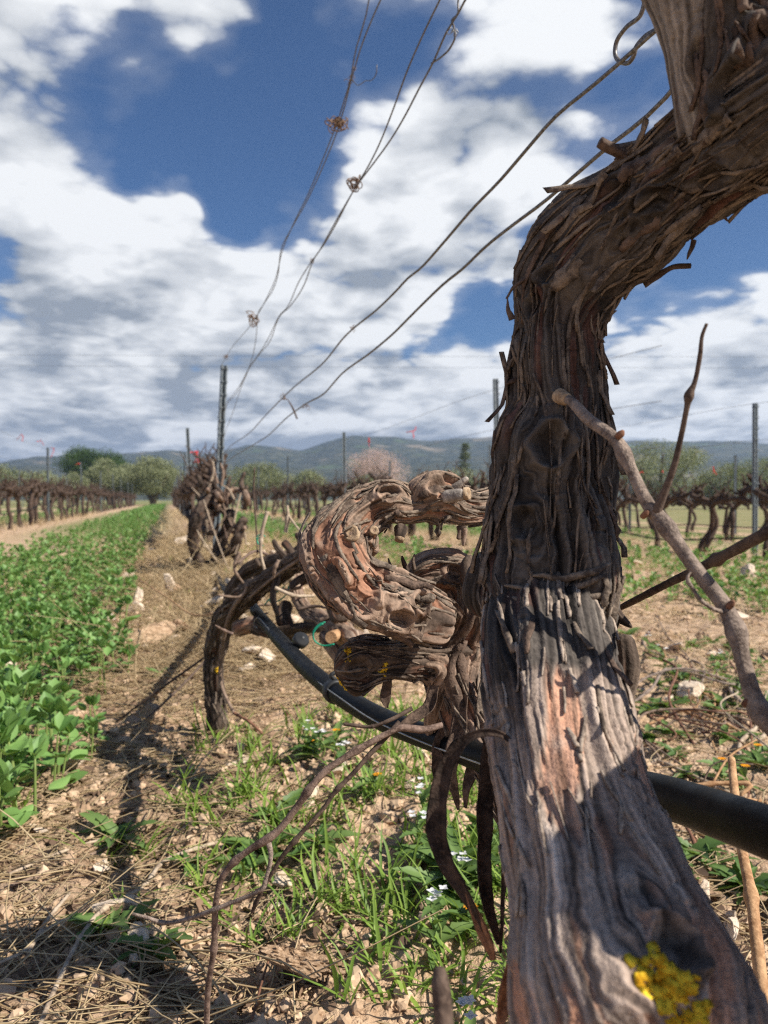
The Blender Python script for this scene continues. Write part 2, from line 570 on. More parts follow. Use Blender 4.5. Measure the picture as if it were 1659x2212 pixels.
# soil
t = NT('limestone_soil')
w = t.pos()
a, r, f = t.attr("soil")           # litter, damp crumb, green
n1 = t.noise(w, 3.0, 6, .6); n2 = t.noise(w, 34, 6, .65); n3 = t.noise(w, 170, 4, .65)
c = t.mix(t.ramp(n2, .33, .66), (.37, .24, .145), (.58, .42, .285))
c = t.mix(t.math('MULTIPLY', t.ramp(n1, .48, .66), .5), c, (.52, .385, .265))
c = t.mix(t.math('MULTIPLY', a, t.ramp(n2, .30, .58, 1.0, .35), True), c, t.mix(t.ramp(n3, .4, .62), (.095, .060, .040), (.27, .18, .108)))
c = t.mix(t.math('MULTIPLY', f, t.ramp(n2, .3, .55)), c, (.085, .150, .032))
c = t.mix(t.math('MULTIPLY', t.ramp(n3, .56, .72), .5), c, (.56, .44, .32))
t.bump(t.math('ADD', t.math('MULTIPLY', n2, 1.0), t.math('MULTIPLY', n3, .55)), .9, .012)
M['soil'] = t.base(c, .95, .1)

t = NT('limestone'); p = t.coord('Object'); n = t.noise(p, 5.5, 6, .65); n2 = t.noise(p, 1.3, 3, .5)
rn = t.rnd()
c = t.mix(t.ramp(n2, .3, .7), (.54, .41, .285), (.72, .60, .47))
c = t.mix(t.math('MULTIPLY', t.ramp(n, .5, .7), .6), c, (.44, .31, .20))
c = t.mix(t.math('MULTIPLY', rn, .4), c, (.68, .58, .47))
t.bump(n, .7, .004)
M['stone'] = t.base(c, .92, .15)

t = NT('clod_earth'); p = t.coord('Object'); n = t.noise(p, 7, 7, .7); n2 = t.noise(p, 1.8, 3, .5)
c = t.mix(t.ramp(n, .35, .65), (.30, .190, .112), (.60, .43, .285))
c = t.mix(t.math('MULTIPLY', t.ramp(n2, .5, .7), .3), c, (.22, .14, .085))
t.bump(n, .9, .006)
M['clod'] = t.base(c, .95, .1)


t = NT('soil_crumb'); x, y, z = t.attr('tone'); p = t.pos(); n = t.noise(p, 500, 3, .6)
M['crumb'] = t.base(t.mix(t.math('MULTIPLY', t.math('ADD', x, n), .6, True), (.26, .165, .098), (.62, .455, .31)), .95, .1)


def leafy(name, a, b, trans=0.3, rough=.55, spec=.35, under=None):
    t = NT(name)
    x, y, z = t.attr("tone")
    p = t.pos(); n = t.noise(p, 30, 3, .5)
    c = t.mix(x, a, b)
    c = t.mix(t.math('MULTIPLY', n, .25), c, tuple(q * .5 for q in a))
    c = t.mix(t.math('MULTIPLY', t.rnd(), .3), c, tuple(min(1, q * 1.25) for q in b))
    t.base(c, rough, spec)
    t.translucent(t.mix(.5, c, (.30, .42, .05)), trans)
    return t.m


M['bean'] = leafy('bean_leaf', (.075, .190, .042), (.235, .395, .115), .28, .5, .4)
M['bean_stem'] = leafy('bean_stalk', (.13, .19, .05), (.24, .31, .09), .15)
M['grass'] = leafy('grass_blade', (.080, .170, .025), (.250, .360, .060), .35, .5, .35)
M['weed'] = leafy('weed_leaf', (.060, .130, .030), (.165, .255, .075), .3, .5, .35)
M['straw'] = leafy('straw_stalk', (.30, .205, .105), (.58, .45, .27), .1, .75, .25)
M['litter'] = leafy('dead_leaf', (.060, .040, .030), (.25, .165, .11), .05, .85, .15)
M['petal'] = leafy('white_petal', (.70, .68, .70), (.86, .84, .85), .3, .6, .2)
M['marigold'] = leafy('orange_petal', (.80, .26, .01), (.92, .42, .02), .2, .6, .2)
M['olive'] = leafy('olive_leaf', (.100, .120, .055), (.310, .325, .175), .15, .55, .3)
M['pine'] = leafy('pine_needle', (.010, .030, .010), (.060, .105, .020), .1, .6, .2)
M['almond'] = leafy('almond_blossom', (.36, .235, .225), (.66, .50, .48), .25, .7, .1)
M['conifer'] = leafy('conifer_needle', (.050, .070, .030), (.16, .18, .08), .1, .6, .2)
M['trunk'] = simple_bark('tree_bark', (.06, .047, .036), (.15, .12, .095), 8)


def metal(name, a, b, rough=.45, met=.75, scale=40):
    t = NT(name); p = t.coord('Object'); n = t.noise(p, scale, 4, .6)
    c = t.mix(t.ramp(n, .35, .65), a, b)
    t.bump(n, .15, .001)
    return t.base(c, rough, .4, met)


M['galv'] = metal('galvanised_steel', (.115, .135, .145), (.20, .225, .235), .5, .35)
M['wire'] = metal('trellis_wire', (.085, .075, .07), (.21, .20, .19), .5, .5, 300)
M['wire_grey'] = metal('galvanised_wire', (.22, .23, .23), (.36, .37, .37), .45, .6, 300)
M['rust'] = metal('rusty_tie', (.10, .055, .032), (.26, .17, .11), .8, .1, 400)
t = NT('black_polythene'); p = t.coord('Object'); n = t.noise(p, 60, 5, .65)
n2 = t.noise(p, 500, 3, .6)
t.bump(n2, .12, .0006)
M['pipe'] = t.base(t.mix(t.ramp(n, .5, .8), (.008, .0085, .009), (.035, .033, .030)), t.ramp(n, .3, .7, .42, .6), .12)
t = NT('green_tie'); M['tie'] = t.base((.01, .26, .15), .5, .4)
t = NT('red_tape'); t.base((.72, .05, .04), .5, .4); t.translucent((.8, .10, .06), .3); M['tape'] = t.m
t = NT('black_plastic'); M['plastic'] = t.base((.02, .021, .022), .5, .4)
t = NT('overhead_cable'); M['cable'] = t.base((.06, .06, .065), .6, .3)
t = NT('hill_scrub'); w = t.pos(); n = t.noise(w, .02, 6, .6); n2 = t.noise(w, .11, 5, .65); n3 = t.voro(w, .015)
c = t.mix(t.ramp(n2, .38, .62), (.022, .030, .016), (.070, .072, .040))
c = t.mix(t.math('MULTIPLY', t.ramp(n, .55, .62), t.ramp(n3, .35, .55, 1, 0)), c, (.20, .165, .11))
c = t.mix(t.math('MULTIPLY', t.ramp(n, .40, .34), .8), c, (.07, .10, .035))
M['hill'] = t.base(c, .95, .05)

# ------------------------------------------------------------------ rows of the vineyard
ROW_M = (364 - CX) / FPX          # all rows run towards one point on the horizon
ROW_LEN = math.hypot(1, ROW_M)
ROW_C = {-3: -7.6, -2: -4.95, -1: -2.38, 0: 0.38, 1: 2.94, 2: 5.58, 3: 8.2, 4: 10.8, 5: 13.4}


def row_x(k, y): return ROW_C[k] + ROW_M * y


def row_off(x, y): return x - (ROW_C[0] + ROW_M * y)     # sideways distance from the near row


# ------------------------------------------------------------------ ground
def clump(x, y, list_px, edge=0.6):
    """soft patches given on the picture as (u, v, radius in metres)"""
    r = np.zeros(np.shape(x))
    for (u, v, rad) in list_px:
        g = G(u, v)
        r = np.maximum(r, 1 - smooth(rad * edge, rad, np.hypot(x - g[0], y - g[1])))
    return r


GRASS_SPOTS = [(620, 1640, .22), (700, 1720, .28), (560, 1760, .26), (450, 1830, .16), (640, 1860, .20), (800, 1620, .25), (860, 1730, .3),
               (980, 1780, .3), (1000, 1980, .22), (960, 2120, .16), (620, 2010, .10), (470, 1590, .10), (520, 1960, .10), (1080, 2100, .2)]
WEED_SPOTS = [(1480, 1400, .30), (1560, 1450, .35), (1400, 1430, .2), (1500, 1520, .25), (1420, 1560, .2), (1640, 1500, .4), (1560, 1900, .10),
              (1000, 1990, .16), (980, 1900, .14), (1600, 1640, .25), (1500, 1650, .2)]
LITTER_SPOTS = [(330, 1410, .35), (300, 1480, .3), (230, 1690, .3), (120, 1850, .35), (200, 1950, .3), (60, 2050, .3), (330, 1800, .25), (250, 2120, .25),
                (420, 1650, .2), (560, 2080, .12), (160, 1780, .3), (400, 2000, .2), (30, 1930, .3), (1540, 1980, .1), (340, 1700, .3), (100, 1980, .3)]


def soil_height(x, y):
    near = 1 / (1 + (np.hypot(x, y) / 6.0) ** 2)
    z = ground_z(x, y)
    o = row_off(x, y)
    z = z + 0.03 * np.exp(-(o / .3) ** 2) - 0.015 * np.exp(-((o + 1.1) / .35) ** 2)
    z = z + 0.022 * noise3(x * 2.2, y * 2.2, 0.3) * np.minimum(1, near * 2)
    c = fbm(x * 11, y * 11, 1.7, 3, .55)
    z = z + 0.013 * c * near
    # crumbs and small clods stand up from the tilth
    w = fbm(x * 34, y * 34, 4.2, 3, .6)
    z = z + 0.0065 * np.maximum(w, -.25) * near
    w2 = noise3(x * 120, y * 120, 8.2)
    z = z + 0.0022 * w2 * near * near
    return z


def ground_at(x, y): return soil_height(np.asarray(x, np.float32), np.asarray(y, np.float32))


def build_ground():
    a = np.linspace(0, 1, 640)
    near_y = 0.25 + 5.0 * a ** 1.7
    far_y = 5.25 * (2600 / 5.25) ** np.linspace(0, 1, 190)[1:]
    ys = np.concatenate([np.linspace(-60, -.2, 8), near_y, far_y])
    q = np.linspace(-1, 1, 620)
    xs0 = np.sinh(q * 3.0) / np.sinh(3.0)
    # sheet widens with distance so that it reaches the horizon on both sides
    half = 1.6 + 0.9 * np.maximum(ys, 0) + 60 * smooth(3, 60, ys) + 60 * (ys < 0) + 1.5 * np.maximum(ys - 300, 0)
    X = xs0[None, :] * half[:, None] + 0.0
    Y = np.repeat(ys[:, None], len(xs0), 1)
    Z = soil_height(X, Y)
    V = np.stack([X, Y, Z], -1).reshape(-1, 3)
    F = grid_faces(len(ys), len(xs0), closed=False)
    F = F[:, ::-1] if False else F[:, [0, 1, 2, 3]]
    x, y = V[:, 0], V[:, 1]
    o = row_off(x, y)
    lit = clump(x, y, LITTER_SPOTS) * (0.65 + 0.5 * noise3(x * 7, y * 7, 2.2))
    bank = np.exp(-((o + .25) / .4) ** 2) * smooth(1.2, 2.2, y) * .35
    lit = np.clip(np.maximum(lit, bank + .03 + .28 * noise3(x * 5, y * 5, 9.2)), 0, 1)
    green = np.zeros(len(x))
    for k in range(-3, 5):
        mid = ROW_C[k] + ROW_M * y - (.58 + 1.7) / 2
        green = np.maximum(green, np.exp(-((x - mid) / .75) ** 4) * smooth(5, 14, y))
    near = np.min([np.abs(x - (ROW_C[k] + ROW_M * y)) for k in ROW_C], 0)
    green = np.maximum(green, smooth(7, 13, y) * smooth(.25, .7, near) * (.75 + .3 * noise3(x * .8, y * .8, 6.1)))
    green = np.clip(np.maximum(green, smooth(50, 80, y) * .8), 0, 1)
    me = mesh_np('ground', V, F, True, {"soil": np.stack([lit, lit * 0, green], 1)}, M['soil'])
    add('ground', me, kind='structure', label='stony tan vineyard soil with litter and crumbs')


build_ground()

# ------------------------------------------------------------------ hills
def build_hill(name, dist, depth, prof, seed, rough):
    """prof: skyline as (u, v)"""
    us = np.linspace(-900, 2560, 420)
    pv = np.interp(us, [p[0] for p in prof], [p[1] for p in prof])
    nd = 40
    V = np.zeros((nd, len(us), 3))
    for j in range(nd):
        t = j / (nd - 1)
        d = dist - depth * (1 - t)
        x = (us - CX) / FPX * d
        ztop = CAM_H + dist * (1079 - pv) / FPX
        k = np.sin(t * math.pi / 2) ** 1.3 if t <= 1 else 1
        nz = fbm(x / 76.0 + seed, np.full_like(x, d) / 76.0, 1.1 + seed, 4, .5)
        z = ztop * k + rough * nz * math.sin(t * math.pi) * .9 + rough * .10 * fbm(x / 9 + seed, np.full_like(x, d) / 9, 3.3, 2) * k - 1.2 * (1 - t)
        V[j] = np.stack([x, np.full_like(x, d), z], 1)
    back = V[-1].copy(); back[:, 1] += depth * .5; back[:, 2] = -5
    V = np.concatenate([V, back[None]], 0)
    me = mesh_np(name, V.reshape(-1, 3), grid_faces(nd + 1, len(us), False), True, None, M['hill'])
    return add(name, me, kind='structure')


build_hill('hills', 1000, 430, [(-900, 1005), (0, 1003), (90, 988), (200, 992), (270, 982), (370, 974), (450, 985), (530, 966), (600, 968), (650, 976), (700, 962),
                                (760, 949), (850, 948), (930, 956), (1040, 950), (1100, 945), (1250, 955), (1400, 957), (1550, 957), (1659, 962), (2560, 975)], 2.0, 6.5)
build_hill('hills', 690, 270, [(-900, 1040), (0, 1012), (60, 1006), (140, 1016), (260, 1030), (400, 1022), (520, 1005), (640, 1012), (720, 1018), (800, 1012),
                               (900, 1000), (1000, 998), (1100, 1010), (1300, 1018), (1420, 1012), (1500, 1000), (1659, 988), (2560, 1000)], 9.0, 4.5)

# ------------------------------------------------------------------ shaggy bark
class Bark:
    """a limb with furrowed, layered, peeling bark; rows of ctrl are x, y, z, radius"""
    def __init__(s, ctrl, n, nt, seed=1.0, amp=1.0, twist=0.0, knots=(), warp=1.0, cut_ends=(False, False), lump=1.0, hint=(0, -1, .05), kn_depth=1.0, calm=0.0, stretch=1.7, peel=0.0, chop=1.0):
        S, q = catmull(ctrl, n)
        C, r = S[:, :3], S[:, 3].copy()
        L = q[-1]
        for e, cut in enumerate(cut_ends):          # rounded or sawn ends
            dd = q if e == 0 else L - q
            if not cut: r *= np.sqrt(np.clip(1 - (1 - np.clip(dd / (r.mean() * .9), 0, 1)) ** 2, .0004, 1))
        s.T, s.A, s.B = frames(C, hint)
        s.C, s.r, s.q, s.L, s.n, s.nt = C, r, q, L, n, nt
        th = np.linspace(0, 2 * np.pi, nt, endpoint=False)
        s.th = th
        R0 = float(np.median(r)); s.R0 = R0
        base = s.ring(r[:, None] * np.ones(nt))
        s.base = base
        SS = q[:, None] + 0 * th[None]; TH = th[None] + 0 * q[:, None]
        kn = []
        for (u, v, a, dep) in knots:
            pu, pv, pd = proj(base)
            c2 = (pu - u) ** 2 + (pv - v) ** 2 + (pd - pd.min()) * 0
            nrm = base - C[:, None, :]
            facing = (nrm * (base - np.array((0, 0, CAM_H)))).sum(-1) < 0
            c2 = np.where(facing, c2, 1e9)
            i, j = np.unravel_index(np.argmin(c2), c2.shape)
            kn.append((q[i], th[j], a, dep))
        # the fibres are turned aside by knots and wander
        dth = twist * SS
        wv = warp * (0.55 * noise3(SS * 9 + seed, np.cos(TH) * .9 + seed, np.sin(TH) * .9) + .20 * noise3(SS * 26 + seed, np.cos(TH) * 2.2, np.sin(TH) * 2.2 + seed))
        dth = dth + wv * .55
        kh = np.zeros_like(SS)
        for (s0, t0, a, dep) in kn:
            dt = (TH - t0 + np.pi) % (2 * np.pi) - np.pi
            x, y = SS - s0, dt * R0
            rr = np.sqrt(x * x * .55 + y * y) * (1 + .30 * noise3(x * 130 + s0 * 31, y * 130, t0)) + 1e-6
            k = np.where(rr > a, a * a / rr ** 2, (rr / a) ** .5)
            dth = dth - np.clip(y * k, -a, a) / R0 * .95
            kh += dep * (np.exp(-((rr - a * .95) / (a * .38)) ** 2) * .9 - np.exp(-(rr / (a * .62)) ** 2) * 1.7)
            kh += dep * .35 * np.sin(rr / a * 9) * np.exp(-(rr / (a * 1.6)) ** 2)
        TW = TH + dth

        def Fc(ls, lt, o=0.0):
            return SS / (ls * stretch) + o + seed, np.cos(TW) * R0 / lt + o * 1.3, np.sin(TW) * R0 / lt - o
        lumps = fbm(SS * 16 + seed, np.cos(TH) * R0 * 30 + seed, np.sin(TH) * R0 * 30, 3)
        big = noise3(*Fc(.085, .016, 3.1))
        ridge = 1 - np.abs(noise3(*Fc(.075, .0085, 1.7))) * 2.2
        ridge2 = 1 - np.abs(noise3(*Fc(.036, .0042, 5.3))) * 2.2
        tl = .5 + .5 * fbm(*Fc(.030, .0062, 7.9), 2, .55)
        k = np.floor(tl * 6); fr = tl * 6 - k
        layer = (k + smooth(0, .22, fr)) / 6
        n2 = noise3(*Fc(.050, .0060, 2.2))
        crack = np.exp(-(n2 / .085) ** 2) * smooth(-.15, .3, noise3(*Fc(.06, .02, 6.6)))
        cross = np.exp(-(noise3(SS / .010 + seed, np.cos(TW) * R0 / .022, np.sin(TW) * R0 / .022) / .07) ** 2) * smooth(.05, .4, noise3(*Fc(.03, .02, 8.8)))
        fib = noise3(*Fc(.022, .00125, 9.4)); fib2 = noise3(*Fc(.010, .0007, 4.4))
        taper = np.clip(r / R0, .05, 1.3)[:, None]
        cm = 1 - calm * smooth(-.05, .35, noise3(SS * 11 + seed * 2.3, np.cos(TH) * 1.1 + seed, np.sin(TH) * 1.1))
        h = .0055 * lump * lumps + .0026 * big + .0027 * ridge + .0013 * ridge2 + .0030 * (layer - .5) - .0042 * crack - .0010 * chop * cross + .00075 * fib + .00036 * fib2
        h = h * amp * cm * (R0 / .030) ** .6 + kh * kn_depth
        pm = smooth(.12, .22, noise3(SS * 17 + seed * 5, np.cos(TW) * 1.5 + seed, np.sin(TW) * 1.5 - seed) + .12 * fib - (1 - peel) * .6) if peel else 0 * SS
        h = h * (1 - .55 * pm) - .0014 * pm
        h = h - np.percentile(h, 62)
        s.h = h * taper
        s.grid = s.ring(r[:, None] + s.h)
        tone = np.clip(.55 * layer + .18 * ridge2 + .16 * noise3(*Fc(.05, .012, 12.1)) + .12 * fib, 0, 1)
        red = smooth(.54, .30, layer) * smooth(-.15, .35, noise3(SS * 22 + seed * 3, np.cos(TH) * 1.6 + seed, np.sin(TH) * 1.6))
        red = np.maximum(red, pm * (.75 + .25 * fib))
        s.attr = np.stack([tone, np.clip(red, 0, 1), np.clip(.5 + .5 * fib + .25 * fib2, 0, 1)], -1)
        s.cut = cut_ends
        s.age = None

    def ring(s, rr):
        return s.C[:, None] + s.A[:, None] * (rr * np.cos(s.th))[..., None] + s.B[:, None] * (rr * np.sin(s.th))[..., None]

    def mesh(s, name, mat):
        V = s.grid.reshape(-1, 3); n, nt = s.n, s.nt
        V = np.vstack([V, s.grid[0].mean(0), s.grid[-1].mean(0)])
        b = n * nt; j = np.arange(nt); j2 = (j + 1) % nt
        F = [grid_faces(n, nt), np.vstack([np.stack([np.full(nt, b), j2, j], 1), np.stack([np.full(nt, b + 1), (n - 1) * nt + j, (n - 1) * nt + j2], 1)])]
        a = s.attr.reshape(-1, 3); a = np.vstack([a, a[:1], a[-1:]])
        al = np.repeat(s.age, nt) if s.age is not None else np.zeros(n * nt)
        a = np.concatenate([a, np.concatenate([al, al[:1], al[-1:]])[:, None]], 1)
        return mesh_np(name, V, F, True, {"bk": a}, mat)

    def at(s, f, th):
        """surface point, outward normal, along, across at fraction f and angle th"""
        i = int(np.clip(f * (s.n - 1), 1, s.n - 2)); j = int(th / (2 * np.pi) * s.nt) % s.nt
        p = s.grid[i, j]
        nv = s.A[i] * math.cos(th) + s.B[i] * math.sin(th)
        return p, nv, s.T[i], np.cross(s.T[i], nv)

    def pick(s, u, v):
        pu, pv, pd = proj(s.grid)
        nrm = s.grid - s.C[:, None, :]
        ok = (nrm * (s.grid - np.array((0, 0, CAM_H)))).sum(-1) < 0
        c2 = np.where(ok, (pu - u) ** 2 + (pv - v) ** 2, 1e9)
        i, j = np.unravel_index(np.argmin(c2), c2.shape)
        return i / (s.n - 1), s.th[j]

    def flake(s, f, th, ln, wd, lift, rnd, down=True, thick=.0007):
        """a strip of bark lying along the fibres, one end curling off"""
        k = 7
        sg = -1 if down else 1
        i0 = int(np.clip(f * (s.n - 1), 1, s.n - 2))
        step = s.L / (s.n - 1)
        pts = []
        jag = rnd.uniform(-.5, .5, (k, 2)) * wd * .45
        dth = rnd.normal(0, .35)
        curl = rnd.uniform(.6, 1.6)
        for a in range(k):
            t = a / (k - 1)
            i = int(np.clip(i0 + sg * t * ln / step, 0, s.n - 1))
            th2 = th + dth * t * ln / max(s.R0, .01) * .4
            nv = s.A[i] * math.cos(th2) + s.B[i] * math.sin(th2)
            ac = np.cross(s.T[i], nv)
            j = int(th2 / (2 * np.pi) * s.nt) % s.nt
            w = wd * (.5 + .5 * math.sin(math.pi * min(1, .18 + t * .75)))
            o = .0004 + lift * t ** (1.2 + curl * .5)
            p = s.C[i] + nv * (s.r[i] + s.h[i, j] * .8 + o)
            pts.append([p - ac * (w / 2 + jag[a, 0]) - nv * lift * .25 * t, p + nv * .0004, p + ac * (w / 2 + jag[a, 1]) - nv * lift * .25 * t])
        pts = np.array(pts)
        nv = s.A[i0] * math.cos(th) + s.B[i0] * math.sin(th)
        lo = pts - nv * thick
        V = np.concatenate([pts.reshape(-1, 3), lo.reshape(-1, 3)])
        F = []
        o = k * 3
        for a in range(k - 1):
            for c in range(2):
                q = a * 3 + c
                F += [(q, q + 1, q + 4, q + 3), (o + q + 3, o + q + 4, o + q + 1, o + q)]
            F += [(a * 3, a * 3 + 3, o + a * 3 + 3, o + a * 3), (a * 3 + 5, a * 3 + 2, o + a * 3 + 2, o + a * 3 + 5)]
        F += [(0, o, o + 1, 1), (1, o + 1, o + 2, 2)]
        e = (k - 1) * 3
        F += [(e, e + 1, o + e + 1, o + e), (e + 1, e + 2, o + e + 2, o + e + 1)]
        return V, np.array(F)

    def flakes(s, count, rnd, ln=(.008, .03), wd=(.002, .007), lift=(.0005, .004), frange=(.02, .98), faces_camera=True):
        mb = MB()
        while count > 0:
            f = rnd.uniform(*frange); th = rnd.uniform(0, 2 * np.pi)
            p, nv, T, ac = s.at(f, th)
            if faces_camera and nv.dot(p - np.array((0, 0, CAM_H))) > .004: continue
            V, F = s.flake(f, th, rnd.uniform(*ln), rnd.uniform(*wd), rnd.uniform(*lift), rnd, rnd.random() < .6)
            mb.put(V, F, (rnd.random(),) * 3)
            count -= 1
        return mb


def ribbon(rows, width, mat, name, parent, thick=.0012, twist=1.5, seed=0, n=60, curl=.35):
    """a hanging strip of peeled bark: rows (u, v, depth, width px)"""
    S, q = catmull(px_ctrl(rows), n)
    C, r = S[:, :3], S[:, 3]
    T, A, B = frames(C)
    k = 7
    ang = twist * noise3(q * 9 + seed, seed * 1.7, .3)
    X = np.linspace(-1, 1, k)
    ca, sa = np.cos(ang)[:, None], np.sin(ang)[:, None]
    a1 = B * ca + A * sa; a2 = A * ca - B * sa
    jag = 1 + .25 * noise3(q[:, None] * 90 + seed, X[None] * 2, seed)
    V = C[:, None] + a1[:, None] * (r[:, None] * X[None] * jag)[..., None] + a2[:, None] * (r[:, None] * (curl * (X[None] ** 2)) + .0006 * noise3(q[:, None] * 60 + seed, X[None] * 5, 1.1))[..., None]
    lo = V - a2[:, None] * thick
    G2 = np.concatenate([V, lo[:, ::-1]], 1)
    F = [grid_faces(n, 2 * k)]
    F.append(np.array([list(range(2 * k))[i:i + 1] + [i + 1, 2 * k - 2 - i, 2 * k - 1 - i] for i in range(k - 1)]))
    b = (n - 1) * 2 * k
    F.append(np.array([[b + i + 1, b + i, b + 2 * k - 1 - i, b + 2 * k - 2 - i] for i in range(k - 1)]))
    me = mesh_np(name, G2.reshape(-1, 3), [np.concatenate(F)], True, None, M[mat])
    return add(name, me, parent)


def cane_geo(rows, n=60, nt=9, nodes=(), seed=0, is_px=True, rough=.06):
    """a vine shoot with swollen joints at fractions given in nodes"""
    c = px_ctrl(rows) if is_px else np.asarray(rows, float)
    S, q = catmull(c, n)
    f = q / q[-1]
    for x in nodes:
        S[:, 3] *= 1 + .42 * np.exp(-((f - x) * q[-1] / (S[:, 3].mean() * 1.6)) ** 2)
    C, r = S[:, :3], S[:, 3]
    T, A, B = frames(C, (.3, -1, .2))
    th = np.linspace(0, 2 * np.pi, nt, endpoint=False)
    rr = r[:, None] * (1 + rough * noise3(q[:, None] / (r.mean() * 5) + seed, np.cos(th) * 2 + seed, np.sin(th) * 2))
    V = (C[:, None] + A[:, None] * (rr * np.cos(th))[..., None] + B[:, None] * (rr * np.sin(th))[..., None]).reshape(-1, 3)
    b = len(V); V = np.vstack([V, C[0], C[-1]])
    j = np.arange(nt); j2 = (j + 1) % nt; k = (n - 1) * nt
    F = [grid_faces(n, nt), np.vstack([np.stack([np.full(nt, b), j2, j], 1), np.stack([np.full(nt, b + 1), k + j, k + j2], 1)])]
    return V, F


def cane(name, rows, mat, parent=None, nodes=(), seed=0, n=60, nt=9, **kw):
    V, F = cane_geo(rows, n, nt, nodes, seed)
    return add(name, mesh_np(name, V, F, True, None, M[mat]), parent, **kw)


def lichen(parent, lim, u, v, size, count, rnd):
    """crusty yellow lobes sitting on the bark"""
    mb = MB()
    f0, t0 = lim.pick(u, v)
    count *= 4
    seeds = rnd.normal(0, size * .36, (7, 2))
    for _ in range(count):
        c = seeds[rnd.integers(0, 7)] + rnd.normal(0, size * .17, 2)
        f = f0 + c[0] / lim.L; th = t0 + c[1] / lim.R0
        p, nv, T, ac = lim.at(np.clip(f, .01, .99), th)
        k = 8
        a = np.linspace(0, 2 * np.pi, k, endpoint=False) + rnd.uniform(0, 6)
        rad = rnd.uniform(.07, .20) * size * (1 + rnd.uniform(-.55, .55, k))
        hgt = rnd.uniform(.0001, .0004)
        tilt = rnd.normal(0, .13, 2)
        out = p + (T * np.cos(a)[:, None] + ac * np.sin(a)[:, None]) * rad[:, None]
        lift = (np.cos(a) * tilt[0] + np.sin(a) * tilt[1]) * rad
        top = out + nv * (hgt + lift[:, None] + rnd.uniform(0, .0004, k)[:, None])
        V = np.vstack([p + (out - p) * .6 - nv * .0008, top, p + nv * hgt * .4])
        j = np.arange(k); j2 = (j + 1) % k
        mb.put(V, [np.stack([j, j2, k + j2, k + j], 1), np.stack([k + j, k + j2, np.full(k, 2 * k)], 1)], (rnd.random(),) * 3)
    return add('lichen', mb.mesh('lichen', M['lichen']), parent, label='crusty yellow lichen patch', kind='stuff')


